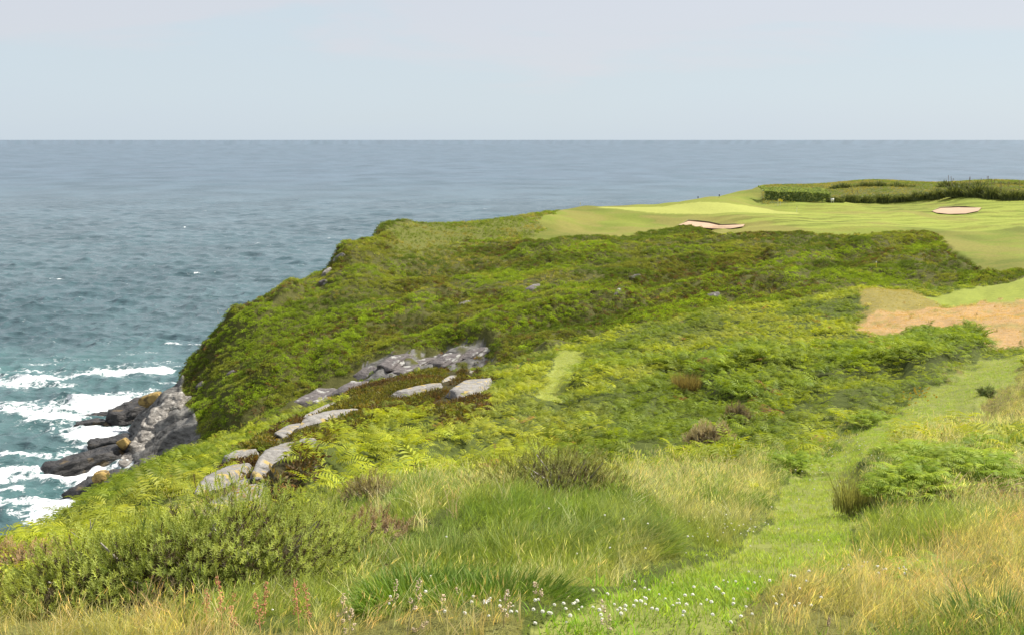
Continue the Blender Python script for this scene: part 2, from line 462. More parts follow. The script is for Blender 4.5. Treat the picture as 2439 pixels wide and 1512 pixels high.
kz = np.concatenate([pre_z, kz, end_z], 1)
SUB = [4, 6, 22, 40, 38, 36, 34, 34, 34, 34, 30, 22, 36, 36, 36, 34, 34, 34, 20, 6, 3]
rows_d, rows_z = [], []
off = 12.0
for c in range(n_):
    segs = []
    for k, s_ in enumerate(SUB):
        a, b = math.log(kd[c, k] + off), math.log(kd[c, k + 1] + off)
        segs.append(np.exp(np.linspace(a, b, s_, endpoint=False)) - off)
    segs.append(kd[c, -1:])
    dd = np.concatenate(segs)
    rows_d.append(dd); rows_z.append(pchip(kd[c], kz[c], dd))
GD = np.array(rows_d).T; GZ = np.array(rows_z).T                     # rows x columns
NR, NC = GD.shape
m = (GZ - H) / np.maximum(GD, 3.5)
Dv, q = fan(m)
wd = np.where(GD > 3.5, GD, 3.5 + (3.5 - GD) * 0.35)
GX = wd * (cx[None, :] * S - 512) / Dv
GY = GD.copy()
SX = np.broadcast_to(cx[None, :], GX.shape)
SY = (317 - q) / S
row_k = np.repeat(np.arange(len(SUB)), SUB)
row_k = np.concatenate([row_k, [row_k[-1]]])
NEAR_ROW = (row_k < 10)[:, None] & np.ones((1, NC), bool)            # rows up to the crest of the spur
# irregular zone edges
jx = (fbm(GX * 0.5, GY * 0.5, 31, 4) - 0.5); jy = (fbm(GX * 0.5 + 50, GY * 0.5, 32, 4) - 0.5)
px_m = 1098 / np.maximum(GD, 3) / S                                  # sheet units per metre
JX = SX + jx * np.clip(px_m * 1.5, 6, 70); JY = SY + jy * np.clip(px_m * 0.5, 4, 26)

P_PATH = [(1225, 1530), (1390, 1452), (1555, 1392), (1710, 1320), (1850, 1232), (1872, 1158), (1965, 1085), (2065, 1010), (2165, 948), (2265, 898), (2360, 858), (2439, 850), (2439, 890), (2355, 930), (2275, 962), (2185, 1018), (2092, 1090), (2028, 1165), (2040, 1232), (2030, 1300), (1950, 1372), (1800, 1430), (1700, 1530)]
P_STRIP = [(1322, 832), (1388, 828), (1392, 875), (1370, 912), (1336, 956), (1272, 962), (1296, 914), (1316, 880)]
P_BROWN = [(2030, 768), (2090, 742), (2210, 728), (2330, 722), (2460, 716), (3100, 700), (3100, 825), (2420, 812), (2352, 818), (2325, 806), (2200, 812), (2080, 810), (2035, 790)]
P_TEE = [(2045, 700), (2090, 690), (2180, 697), (2250, 722), (2330, 722), (2090, 744), (2030, 768), (2055, 740)]
P_FAIR = [(2170, 706), (2300, 688), (2439, 664), (3100, 630), (3100, 705), (2460, 718), (2330, 723), (2240, 722)]
P_STRAW = [(1700, 1540), (1790, 1440), (1980, 1375), (2150, 1345), (2300, 1290), (2439, 1240), (3100, 1200), (3100, 1540)]
P_STRAW2 = [(2240, 900), (2300, 880), (2439, 880), (3100, 860), (3100, 1080), (2439, 1050), (2330, 1040), (2260, 1000), (2210, 950)]
P_STRAW3 = [(-700, 1440), (0, 1440), (350, 1452), (620, 1478), (800, 1492), (1000, 1470), (1250, 1490), (1240, 1540), (-700, 1560)]
P_HEATH = [(485, 1275), (495, 1160), (590, 1090), (675, 1048), (740, 992), (850, 940), (950, 905), (1050, 880), (1140, 872), (1175, 905), (1150, 1000), (1050, 1003), (960, 990), (875, 1030), (795, 1078), (765, 1122), (695, 1165), (665, 1220), (615, 1262)]
P_ROUGHFACE = [(880, 560), (1280, 572), (1420, 562), (1620, 558), (1800, 564), (2000, 563), (2150, 556), (2235, 560), (2262, 590), (2330, 640), (2368, 668), (2362, 700), (2050, 760), (900, 1100), (300, 1200), (300, 900), (700, 600)]
P_GOLF = [(1240, 575), (1300, 545), (1280, 528), (1340, 495), (1430, 480), (1700, 455), (1800, 440), (3100, 430), (3100, 660), (2439, 672), (2368, 668), (2330, 640), (2262, 590), (2235, 560), (2150, 557), (2000, 563), (1800, 564), (1620, 546), (1420, 562)]
P_GREEN = [(1420, 492), (1520, 488), (1690, 486), (1830, 492), (1900, 500), (1905, 508), (1830, 514), (1700, 513), (1590, 507), (1480, 500)]
P_BUNK1 = [(1616, 537), (1640, 528), (1690, 533), (1720, 540), (1774, 536), (1770, 541), (1740, 546), (1700, 546), (1650, 542)]
P_BUNK2 = [(2220, 504), (2240, 497), (2290, 495), (2338, 496), (2330, 504), (2300, 510), (2260, 511), (2230, 508)]
P_TOPGRASS = [(930, 530), (1300, 505), (1440, 480), (1440, 500), (1320, 562), (1240, 572), (1120, 580), (1010, 605), (950, 612), (915, 580)]
P_CLIFF = [(180, 1260), (180, 1130), (300, 960), (400, 920), (432, 905), (440, 950), (470, 990), (475, 1060), (400, 1140)]

far = ~NEAR_ROW & (GD > 120)
z_path = NEAR_ROW & inpoly(JX, JY, P_PATH) & (GD < 100)
z_path |= (GD < 4.2) & (np.abs(GX - 0.5 * GD * 0) < 0) 
z_strip = NEAR_ROW & inpoly(SX + jx * 22, SY + jy * 14, P_STRIP) & (GD > 40)
z_brown = (GD > 60) & (GD < 215) & inpoly(SX + jx * 60, SY + jy * 14, P_BROWN)
z_tee = (GD > 60) & (GD < 225) & inpoly(SX + jx * 70, SY + jy * 14, P_TEE) & ~z_brown
z_fair = (GD > 90) & (GD < 232) & inpoly(SX + jx * 12, SY + jy * 5, P_FAIR) & ~z_brown & ~z_tee
z_straw = NEAR_ROW & (inpoly(JX, JY, P_STRAW) | inpoly(JX, JY, P_STRAW3)) & (GD < 14) & ~z_path
z_straw2 = NEAR_ROW & inpoly(JX, JY, P_STRAW2) & (GD > 14) & ~z_path
z_heath = NEAR_ROW & inpoly(JX, JY, P_HEATH) & (GD > 25)
P_GORSE = [(110, 1475), (170, 1410), (300, 1350), (480, 1285), (620, 1205), (770, 1200), (880, 1260), (925, 1330), (870, 1395), (640, 1432), (400, 1462)]
P_GORSE2 = [(1190, 1215), (1215, 1120), (1330, 1090), (1470, 1110), (1490, 1175), (1440, 1215)]
z_bush = NEAR_ROW & (GD < 40) & (inpoly(JX, JY, P_GORSE) | inpoly(SX, SY, P_GORSE2))
z_golf = far & inpoly(SX + jx * 16, SY + jy * 7, P_GOLF) & ~z_brown & ~z_fair & (GD > 205)
z_golf &= ~(inpoly(SX + jx * 16, SY + jy * 7, P_ROUGHFACE) & (GD < 322))
z_top = far & (GD > 225) & inpoly(SX + jx * 110, SY + jy * 60, P_TOPGRASS) & ~z_golf
z_back = far & (GD > 486) & inpoly(SX, SY, [(1815, 500), (1815, 440), (1990, 425), (3100, 400), (3100, 474), (2439, 473), (2300, 466), (2200, 472), (2000, 482)])
z_golf &= ~z_back
z_face = far & ~z_golf & ~z_top & ~z_fair & ~z_brown & ~z_tee & (GD < 420) & (GZ > 0) & ~z_back
# every metre past the two greens' silhouettes that the viewer cannot see stays rough grass
z_green = far & inpoly(SX, SY, P_GREEN) & (GD > 350)
z_b1 = far & inpoly(SX, SY, P_BUNK1) & (GD > 300)
z_b2 = far & inpoly(SX, SY, P_BUNK2) & (GD > 330)
z_cliff = ~NEAR_ROW & inpoly(JX, JY, P_CLIFF) & (GD > 140) & (GD < 235) | (~NEAR_ROW & (GZ < 3.0))
P_BAND = [(715, 990), (722, 930), (785, 912), (830, 925), (872, 890), (868, 866), (930, 840), (1000, 840), (1060, 826), (1152, 812), (1172, 850), (1090, 875), (1000, 900), (900, 935), (800, 970)]
z_band = ~NEAR_ROW & (GD > 150) & (GD < 225) & inpoly(SX + jx * 40, SY + jy * 26, P_BAND)
z_face &= ~z_cliff
bank = NEAR_ROW & inpoly(JX, JY, [(1330, 940), (1345, 900), (1500, 890), (1700, 870), (2000, 850), (2180, 800), (2330, 795), (2345, 850), (2250, 890), (2000, 920), (1950, 945), (1690, 945), (1640, 900)])

def seg_dist(X, Y, a, b, ys=1.0):
    ax, ay, bx, by = a[0], a[1] * ys, b[0], b[1] * ys
    dx, dy = bx - ax, by - ay
    t = np.clip(((X - ax) * dx + (Y * ys - ay) * dy) / (dx * dx + dy * dy), 0, 1)
    return np.hypot(X - ax - t * dx, Y * ys - ay - t * dy)


# relief
BRIGHT = [(560, 985, 683, 865, 30), (683, 865, 880, 755, 30), (880, 755, 1050, 709, 24), (774, 872, 865, 800, 20), (1090, 800, 1180, 812, 18), (470, 990, 640, 900, 24), (1500, 765, 1900, 645, 20), (1150, 790, 1500, 700, 22), (1750, 640, 2050, 590, 14), (500, 830, 700, 700, 18), (1240, 600, 1450, 575, 12)]
DARK = [(1440, 690, 1800, 610, 30), (1480, 745, 1760, 672, 26), (1060, 715, 1180, 712, 22), (960, 690, 1120, 640, 18), (740, 940, 1150, 835, 34), (885, 590, 950, 578, 14), (1080, 590, 1180, 600, 12), (430, 940, 520, 800, 24), (780, 640, 830, 610, 22), (1950, 640, 2120, 600, 14), (2250, 590, 2350, 655, 12), (700, 800, 820, 770, 22), (820, 770, 960, 730, 20), (600, 900, 700, 820, 16), (1150, 600, 1330, 575, 10)]
HOLLOW = [(985, 1110, 1153, 1040, 20), (1153, 1040, 1310, 990, 18), (1440, 1000, 1640, 945, 14), (1660, 950, 1950, 935, 13), (1950, 935, 2250, 890, 14), (700, 1200, 900, 1120, 18), (560, 1250, 700, 1160, 18), (300, 1230, 480, 1150, 14)]
RIDGE = [(960, 1075, 1140, 1000, 22), (1140, 1000, 1310, 950, 20), (1400, 965, 1640, 905, 16), (1660, 915, 1950, 890, 16), (1950, 890, 2300, 830, 22), (660, 1165, 900, 1075, 18), (850, 1040, 1100, 990, 16), (1300, 900, 1700, 820, 16)]
hum = np.zeros_like(GX)
wv = (fbm(GX * 0.12, GY * 0.12, 130, 3) - 0.5) * 70
for lst, h_, ok_ in ((BRIGHT, 1.9, ~NEAR_ROW), (DARK, -1.5, ~NEAR_ROW), (HOLLOW, -0.55, NEAR_ROW), (RIDGE, 0.65, NEAR_ROW)):
    f_ = np.zeros_like(GX)
    for (x0, y0, x1, y1, rad) in lst:
        f_ = np.maximum(f_, np.exp(-(seg_dist(SX + wv, SY + wv * 0.35, (x0, y0), (x1, y1), 1.4) / (rad * 1.1)) ** 2))
    hum += h_ * f_ * ok_ * (z_face | NEAR_ROW)
near_amt = sstep(10, 26, GD) * NEAR_ROW
a_, c_ = 0.37 * GX + 0.93 * GY, 0.93 * GX - 0.37 * GY
hum += near_amt * (fbm(c_ * 0.16, a_ * 0.045, 5, 3) - 0.5) * 2.6 * sstep(14, 40, GD) * (1 - 0.55 * sstep(900, 400, SX))
hum += near_amt * (fbm(GX * 0.35, GY * 0.25, 6, 4) - 0.5) * 0.9
hum += (fbm(GX * 0.8, GY * 0.8, 8, 3) - 0.5) * 0.22 * (1 - near_amt) * NEAR_ROW
face_amt = z_face.astype(float)
a2, c2 = 0.82 * GX + 0.57 * GY, -0.57 * GX + 0.82 * GY
hum += face_amt * (fbm(c2 * 0.09, a2 * 0.03, 9, 4) - 0.5) * 6.5
hum += face_amt * (fbm(GX * 0.22, GY * 0.22, 10, 4) - 0.5) * 2.4
hum *= 1 - 0.8 * np.exp(-((SX - 910) / 60.0) ** 2) * (SY < 600) * far
gol = (z_golf | z_fair | z_top).astype(float)
hum += gol * (fbm(GX * 0.035, GY * 0.02, 11, 3) - 0.5) * 4.4 * sstep(300, 345, GD)
rk = np.clip(z_cliff.astype(float) + z_band * sstep(0.36, 0.5, fbm(GX * 0.35, GY * 0.35 + GZ * 0.3, 71, 3)), 0, 1)
rid = np.abs(fbm(c2 * 0.3 + GZ * 0.25, a2 * 0.10, 13, 4) - 0.5) * 2
hum += z_cliff * (rid - 0.3) * 3.6 * (GZ > -3)
hum += z_band * (rid - 0.3) * 2.6
flat = z_path | z_strip
hum *= 1 - 0.75 * flat
hum -= 0.05 * z_path * sstep(4, 7, GD) + 0.08 * z_strip
hum += bank * 0.7
mnd = np.exp(-((SX - 2080) / 110.0) ** 2) * 2.6 + np.exp(-((SX - 2370) / 130.0) ** 2) * 2.4 + np.exp(-((SX - 1850) / 60.0) ** 2) * 0.6
hum += mnd * sstep(500, 560, GD) * (GD < 700) * (SX > 1700)
hum -= (z_b1 | z_b2) * 0.5
ledge = sstep(1385, 1290, SY + jy * 40) * sstep(1130, 1260, SY) * sstep(880, 980, SX) * sstep(1680, 1450, SX) * (GD < 20)
hum += ledge * 0.38
sidebank = sstep(2010, 2060, SX + jx * 40) * sstep(1240, 1190, SY) * sstep(1010, 1080, SY) * sstep(2400, 2250, SX) * NEAR_ROW * (GD < 40)
hum += sidebank * 0.25
hum *= sstep(2.0, 5.0, GD)
def spread_mask(mk, r, c):
    a = mk.astype(float)
    for _ in range(r):
        a[1:-1] = (a[:-2] + a[1:-1] + a[2:]) / 3
    for _ in range(c):
        a[:, 1:-1] = (a[:, :-2] + a[:, 1:-1] + a[:, 2:]) / 3
    return a


soft_path = np.clip(spread_mask(z_path, 90, 60) * 2.6, 0, 1)
# ferns just downhill of the strip would hide it: keep them off its near edge
z_sfr = NEAR_ROW & (GD > 35) & inpoly(SX, SY, [(1320, 836), (1388, 830), (1390, 880), (1368, 920), (1334, 968), (1268, 972), (1294, 914), (1316, 880)])
soft_strip = np.clip(z_sfr.astype(float), 0, 1)
# soften the step edges a little along the rows and columns
for _ in range(2):
    h2 = hum.copy()
    h2[1:-1] = (hum[:-2] + 2 * hum[1:-1] + hum[2:]) / 4
    h2[:, 1:-1] = (h2[:, :-2] + 2 * h2[:, 1:-1] + h2[:, 2:]) / 4
    hum = np.where(rk > 0, hum, h2)
GZf = GZ + hum

# cover colours (albedo)
def mixc(c, col, w):
    w = np.asarray(w, float)[..., None]
    return c * (1 - w) + np.array(col) * w

n_big = fbm(GX * 0.12, GY * 0.12, 40, 4); n_mid = fbm(GX * 0.6, GY * 0.6, 41, 4)
C = np.zeros(GX.shape + (3,)) + np.array([0.075, 0.095, 0.022])
C = mixc(C, (0.085, 0.085, 0.028), z_face * 0.9)
C = mixc(C, (0.05, 0.045, 0.02), z_heath * 1.0)
C = mixc(C, (0.05, 0.062, 0.016), bank * 1.0)
C = mixc(C, (0.07, 0.06, 0.03), z_bush)
C = mixc(C, (0.185, 0.205, 0.058), z_path)
C = mixc(C, (0.16, 0.155, 0.05), z_straw * 0.8)
C = mixc(C, (0.17, 0.14, 0.05), z_straw2 * 0.7)
C = mixc(C, (0.24, 0.27, 0.07), z_strip)
C = mixc(C, (0.36, 0.24, 0.12), z_brown); C = mixc(C, (0.22, 0.20, 0.065), z_brown * sstep(0.5, 0.75, n_mid) * 0.7)
C = mixc(C, (0.215, 0.185, 0.06), z_tee)
C = mixc(C, (0.215, 0.25, 0.045), z_fair)
C = mixc(C, (0.148, 0.182, 0.030), z_golf)
band_ = fbm(GX * 0.030, GY * 0.013, 45, 4)
C = mixc(C, (0.182, 0.215, 0.036), z_golf * sstep(0.46, 0.58, band_))
C = mixc(C, (0.125, 0.145, 0.026), z_golf * sstep(0.46, 0.36, band_))  # random olive bands in the colour, standing in for relief shading that hardly shows
fringe = sstep(0.45, 0.6, n_big) * z_golf
C = mixc(C, (0.215, 0.19, 0.05), fringe * 0.35)
stripe = 0.5 + 0.5 * np.sin((GX * 0.32 + GY * 0.95) * 0.62 + fbm(GX * 0.01, GY * 0.01, 44, 2) * 5)
C = mixc(C, (0.24, 0.285, 0.05), z_golf * sstep(330, 370, GD) * sstep(1750, 1950, SX) * sstep(0.45, 0.55, stripe) * 0.75)
band2 = 0.5 + 0.5 * np.sin((GY - 0.35 * GX) * 0.42 + fbm(GX * 0.02, GY * 0.02, 46, 2) * 7)
C = mixc(C, (0.27, 0.31, 0.06), z_golf * (GD > 340) * (GD < 440) * sstep(1500, 1800, SX) * sstep(0.5, 0.62, band2) * 0.6)
worn = sstep(0.56, 0.66, fbm(GX * 0.05, GY * 0.03, 47, 4)) * z_golf
C = mixc(C, (0.21, 0.185, 0.055), worn * 0.6)
collar = np.clip(spread_mask(z_green, 10, 8) * 1.6, 0, 1) * z_golf
C = mixc(C, (0.19, 0.225, 0.04), collar * 0.8)
C = mixc(C, (0.31, 0.33, 0.085), z_green)
C = mixc(C, (0.12, 0.13, 0.032), z_top)
C = mixc(C, (0.10, 0.11, 0.03), (GD > 500) & ~z_golf)
V = np.stack([GX, GY, GZf], -1).reshape(-1, 3)
turf = (z_path | z_strip | z_fair | z_golf | z_green | z_brown | z_tee | z_b1 | z_b2).astype(float)
ter = obj('terrain', mesh_data('terrain', V, [quads(NR, NC)], M_TERRAIN, C.reshape(-1, 3), True, {'rock': rk, 'turf': turf}))
tag(ter, kind='structure')
PX, PY = project(np.stack([GX, GY, GZf], -1))


def hit(X, Y, dmin=0, dmax=1e9):
    """first ground point met by the sight line (X, Y)"""
    j = int(np.clip(np.searchsorted(cx, X), 1, NC - 1))
    t = (X - cx[j - 1]) / (cx[j] - cx[j - 1])
    col = lambda A: A[:, j - 1] * (1 - t) + A[:, j] * t
    d = col(GD); py = col(PY); x = col(GX); z = col(GZf)
    ok = np.where((py <= Y) & (d >= max(dmin, 2.0)) & (d <= dmax))[0]
    if not len(ok): ok = [int(np.argmin(np.abs(py - Y) + 1e6 * ((d < max(dmin, 2.0)) | (d > dmax))))]
    i = ok[0]
    if i > 0 and py[i - 1] > Y and d[i - 1] >= dmin:
        s_ = (py[i - 1] - Y) / (py[i - 1] - py[i])
        return Vector((x[i - 1] + (x[i] - x[i - 1]) * s_, d[i - 1] + (d[i] - d[i - 1]) * s_, z[i - 1] + (z[i] - z[i - 1]) * s_))
    return Vector((x[i], d[i], z[i]))


def sea_hit(X, Y, z=0.0):
    mm = float(slope_of(Y)); d = (z - H) / mm
    return at(X, Y, d)


# ------------------------------------------------------------------ sea
sx = np.concatenate([np.linspace(-6000, -260, 40)[:-1], np.linspace(-260, -60, 26)[:-1], np.linspace(-60, 960, 262)[:-1], np.linspace(960, 1500, 90)[:-1], np.linspace(1500, 2700, 100), np.linspace(2700, 8500, 30)[1:]])
sy = np.concatenate([np.linspace(342.5, 560, 310), np.linspace(560, 900, 440)[1:], np.linspace(900, 1330, 400)[1:], np.linspace(1330, 2600, 40)[1:]])
ms = slope_of(sy); ds = -H / ms
ds[0] = 60000.0
Ds, _ = fan(ms)
WX = (ds / Ds)[:, None] * (sx * S - 512)[None, :]; WY = np.repeat(ds[:, None], len(sx), 1)
cell = np.gradient(ds); cell = np.abs(cell)[:, None]
WZ = np.zeros_like(WX); DX = np.zeros_like(WX); DY = np.zeros_like(WX)
rw = np.random.default_rng(3)
for i in range(64):
    lam = 2.0 * (17.0 / 2.0) ** (i / 63.0) * rw.uniform(0.9, 1.1)
    th = math.radians(258) + rw.normal(0, 0.62)
    k = 2 * math.pi / lam; amp = 0.0112 * lam ** 0.86 * rw.uniform(0.6, 1.3)
    fade = np.clip(1.4 - cell * 2.4 / lam, 0, 1)
    ph = k * (math.cos(th) * WX + math.sin(th) * WY) + rw.uniform(0, 6.28)
    WZ += fade * amp * np.sin(ph)
    DX -= fade * 0.8 * amp * math.cos(th) * np.cos(ph) * -1
    DY -= fade * 0.8 * amp * math.sin(th) * np.cos(ph) * -1
grp = 0.45 + 1.1 * fbm(WX * 0.03, WY * 0.06, 77, 3)
WZ *= grp
# foam near the rocks, streaks offshore and scattered whitecaps
FX = np.broadcast_to(sx[None, :], WX.shape); FY = np.broadcast_to(sy[:, None], WX.shape)


foam = np.zeros_like(WX)
wob = (fbm(WX * 0.06, WY * 0.05, 50, 4) - 0.5)
fX = FX + wob * 70; fY = FY + (fbm(WX * 0.06 + 40, WY * 0.05, 51, 4) - 0.5) * 50
for a, b, rad, amt, ys in [
    ((90, 985), (300, 955), 34, 0.62, 1.5), ((190, 1025), (300, 1040), 34, 0.62, 1.5), ((170, 1075), (290, 1045), 28, 0.6, 1.5),
    ((0, 1120), (110, 1120), 22, 0.52, 1.8), ((120, 1125), (210, 1135), 26, 0.68, 1.6), ((205, 1140), (165, 1195), 34, 0.68, 1.0),
    ((165, 1190), (110, 1240), 36, 0.6, 1.0), ((-80, 885), (60, 905), 24, 0.5, 2.2), ((60, 912), (390, 880), 12, 0.55, 2.4),
    ((-60, 1075), (120, 1082), 12, 0.42, 2.4), ((-50, 1165), (60, 1158), 14, 0.42, 2.2), ((-40, 960), (120, 965), 14, 0.36, 2.0),
    ((100, 1225), (130, 1260), 22, 0.4, 1.2), ((150, 1000), (230, 985), 40, 0.5, 1.6), ((280, 950), (345, 935), 14, 0.5, 1.6)]:
    dd = seg_dist(fX, fY, a, b, ys)
    foam = np.maximum(foam, amt * 1.0 * (1 - sstep(rad * 0.1, rad * 2.1, dd)))
turq = np.zeros_like(WX)
for a, b, rad in [((-50, 890), (380, 885), 60), ((0, 1000), (260, 1010), 75), ((0, 1160), (150, 1180), 80), ((0, 1090), (150, 1090), 50)]:
    turq = np.maximum(turq, 1 - sstep(rad * 0.3, rad * 1.5, seg_dist(fX, fY, a, b, 1.0)))
lace = fbm(WX * 0.10, WY * 0.22, 54, 5)
foam *= 0.50 + 0.85 * sstep(0.30, 0.68, lace)
turq *= 0.35 + 0.9 * fbm(WX * 0.09, WY * 0.06, 52, 4)
wc = fbm(WX * 0.045, WY * 0.10, 60, 3)
thr = 0.80 - 0.07 * sstep(350, 150, ds)[:, None]
caps = sstep(thr + 0.02, thr + 0.09, wc) * sstep(0.15, 0.45, WZ) * 0.6
foam = np.maximum(foam, caps)
streak = fbm(WX * 0.05 + WY * 0.01, WY * 0.16, 61, 5)
foam = np.maximum(foam, sstep(0.58, 0.76, streak) * 0.42 * sstep(700, 1000, FY) * (1 - 0.0 * FY))
deep = fbm(WX * 0.02, WY * 0.02, 53, 4)
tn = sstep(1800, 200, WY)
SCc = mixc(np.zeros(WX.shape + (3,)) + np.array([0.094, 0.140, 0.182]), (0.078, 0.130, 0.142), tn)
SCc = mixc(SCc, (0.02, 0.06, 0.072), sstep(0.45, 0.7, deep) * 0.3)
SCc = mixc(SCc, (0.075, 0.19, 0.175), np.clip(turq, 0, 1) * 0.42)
gust = fbm(WX * 0.03, WY * 0.02, 56, 4)
SCc = SCc * (0.90 + 0.20 * sstep(0.3, 0.7, gust))[..., None]
chop = sstep(250, 1500, WY) * 0.9 + 0.1 * gust
WZ += foam * 0.25
SV = np.stack([WX + DX, WY + DY, WZ], -1).reshape(-1, 3)
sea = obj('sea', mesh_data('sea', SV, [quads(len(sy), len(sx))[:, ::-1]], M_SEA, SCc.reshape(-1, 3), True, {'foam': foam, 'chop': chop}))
tag(sea, kind='structure')

# ------------------------------------------------------------------ where bedrock breaks through (no plants root there)
OUT = [
    ('large flat grey slab with a rounded top at the middle of the outcrop chain', 745, 1012, 838, 985, 1.5, 0.85),
    ('long pale ledge running up behind the large flat slab', 728, 1003, 800, 962, 0.7, 0.6),
    ('low pale ledge at the head of the heather, above the large slab', 800, 972, 845, 945, 0.7, 0.45),
    ('rounded pale boulder below the long ledge with orange lichen beside it', 668, 1046, 714, 1016, 1.1, 0.6),
    ('long low grey slab just left of the triangular slab', 945, 945, 1056, 918, 1.2, 0.7),
    ('broad triangular grey slab with a steep face near the mown strip', 1082, 958, 1146, 912, 2.6, 1.1),
    ('thin grey ledge topped with yellow lichen above the triangular slab', 1064, 908, 1118, 884, 1.0, 0.6),
    ('small pale ledge at the very top of the outcrop chain', 1120, 890, 1176, 874, 0.9, 0.5),
    ('pale grey boulder standing in the heather below the large slab', 652, 1108, 714, 1066, 1.1, 0.75),
    ('blocky pale boulder at the left edge of the heather', 540, 1112, 596, 1084, 1.0, 0.75),
    ('long leaning slab below the blocky boulder at the left edge', 510, 1170, 592, 1118, 1.1, 0.7),
    ('small knob of rock right of the long leaning slab', 614, 1144, 642, 1122, 0.6, 0.4),
    ('broken lichen spotted rock at the lower end of the heather', 556, 1212, 612, 1170, 0.8, 0.5),
    ('lowest grey rock of the chain, half hidden by the gorse', 514, 1228, 560, 1200, 0.7, 0.5),
    ('tiny pale stone between the long slab and the knob', 570, 1168, 592, 1150, 0.4, 0.3),
    ('small rock in the heather right of the pale boulder', 716, 1074, 748, 1056, 0.6, 0.4),
]
FAROUT = [
    ('dark steep rock face at the left end of the far outcrop', 722, 968, 800, 925, 5.5, 2.6),
    ('second grey face of the far outcrop, above the near crest', 808, 940, 870, 905, 4.0, 2.0),
    ('grey rock face in the middle of the far outcrop', 850, 905, 905, 868, 4.0, 2.0),
    ('upper grey block of the far outcrop under the bracken', 905, 880, 965, 842, 3.2, 1.8),
    ('pale block below the upper face of the far outcrop', 940, 890, 990, 868, 2.6, 1.4),
    ('small white spotted rock in the far outcrop', 975, 874, 1026, 850, 2.6, 1.3),
    ('broad grey block near the right end of the far outcrop', 1030, 870, 1086, 840, 3.4, 1.7),
    ('rightmost pale block of the far outcrop', 1092, 858, 1152, 826, 3.6, 1.8),
    ('little pale stone row on top of the far outcrop', 1020, 850, 1046, 838, 1.6, 0.8),
]
BARE = [(hit(a[1], a[2], 20), hit(a[3], a[4], 20), a[5] * 0.62) for a in OUT] + [(hit(a[1], a[2], 150), hit(a[3], a[4], 150), a[5] * 0.55) for a in FAROUT]


def clear_of_rock(P):
    ok = np.ones(len(P), bool)
    for A, B, rad in BARE:
        ax, ay, dx, dy = A.x, A.y, B.x - A.x, B.y - A.y
        t = np.clip(((P[:, 0] - ax) * dx + (P[:, 1] - ay) * dy) / (dx * dx + dy * dy + 1e-6), -0.05, 1.05)
        ok &= np.hypot(P[:, 0] - ax - t * dx, P[:, 1] - ay - t * dy) > rad
    return ok


# ------------------------------------------------------------------ plant templates for the ground cover (unlinked sources)
TEMPL = {}


def template_set(name, metas):
    c = bpy.data.collections.new(name)
    for i, me in enumerate(metas):
        o = bpy.data.objects.new('%s_%02d' % (name, i), me); c.objects.link(o)
    TEMPL[name] = c


def blades(n, hmin, hmax, w, spread, lean, r, seedhead=0.0, up=0.25):
    V, F3, F4, var = [], [], [], []
    for b in range(n):
        a = r.uniform(0, 6.283); rr = spread * math.sqrt(r.uniform())
        x, y = rr * math.cos(a), rr * math.sin(a)
        h = r.uniform(hmin, hmax); az = r.uniform(0, 6.283); le = h * (up + r.uniform(0, 0.55))
        lx, ly = math.cos(az) * le + lean * h, math.sin(az) * le + lean * h * 0.25
        pa = r.uniform(0, 3.14); sxx, syy = math.cos(pa) * w / 2, math.sin(pa) * w / 2
        vv = r.uniform(0, 1); i0 = len(V)
        sh = r.uniform() < seedhead
        for t, ww in ((0, 1.0), (0.4, 0.9), (0.75, 0.6)):
            if sh: ww *= 0.5
            V += [(x + lx * t * t - sxx * ww, y + ly * t * t - syy * ww, h * (t - 0.12 * t * t)), (x + lx * t * t + sxx * ww, y + ly * t * t + syy * ww, h * (t - 0.12 * t * t))]
            var += [vv, vv]
        V.append((x + lx, y + ly, h * 0.86)); var.append(vv)
        F4 += [(i0, i0 + 1, i0 + 3, i0 + 2), (i0 + 2, i0 + 3, i0 + 5, i0 + 4)]; F3.append((i0 + 4, i0 + 5, i0 + 6))
        if sh:                                       # narrow pale panicle on the tip
            i1 = len(V); L = h * 0.22; ww = w * 0.55
            tx, ty, tz = x + lx, y + ly, h * 0.86
            ux, uy, uz = lx * 0.5, ly * 0.5, h * 0.5
            un = math.sqrt(ux * ux + uy * uy + uz * uz); ux, uy, uz = ux / un * L, uy / un * L, uz / un * L
            V += [(tx - ux * .3, ty - uy * .3, tz - uz * .3), (tx + ux * .2 - ww, ty + uy * .2, tz + uz * .2), (tx + ux * .2 + ww, ty + uy * .2, tz + uz * .2), (tx + ux, ty + uy, tz + uz)]
            V += [(tx + ux * .25, ty + uy * .25 - ww, tz + uz * .25), (tx + ux * .25, ty + uy * .25 + ww, tz + uz * .25)]
            var += [1.0] * 6
            F3 += [(i1, i1 + 1, i1 + 2), (i1 + 1, i1 + 3, i1 + 2), (i1, i1 + 4, i1 + 5), (i1 + 4, i1 + 3, i1 + 5)]
    return np.array(V), F3, F4, np.array(var)


def tmesh(name, V, F3, F4, var, mat):
    return mesh_data(name, V, [np.array(F3).reshape(-1, 3), np.array(F4).reshape(-1, 4)], mat, None, False, {'var': var})


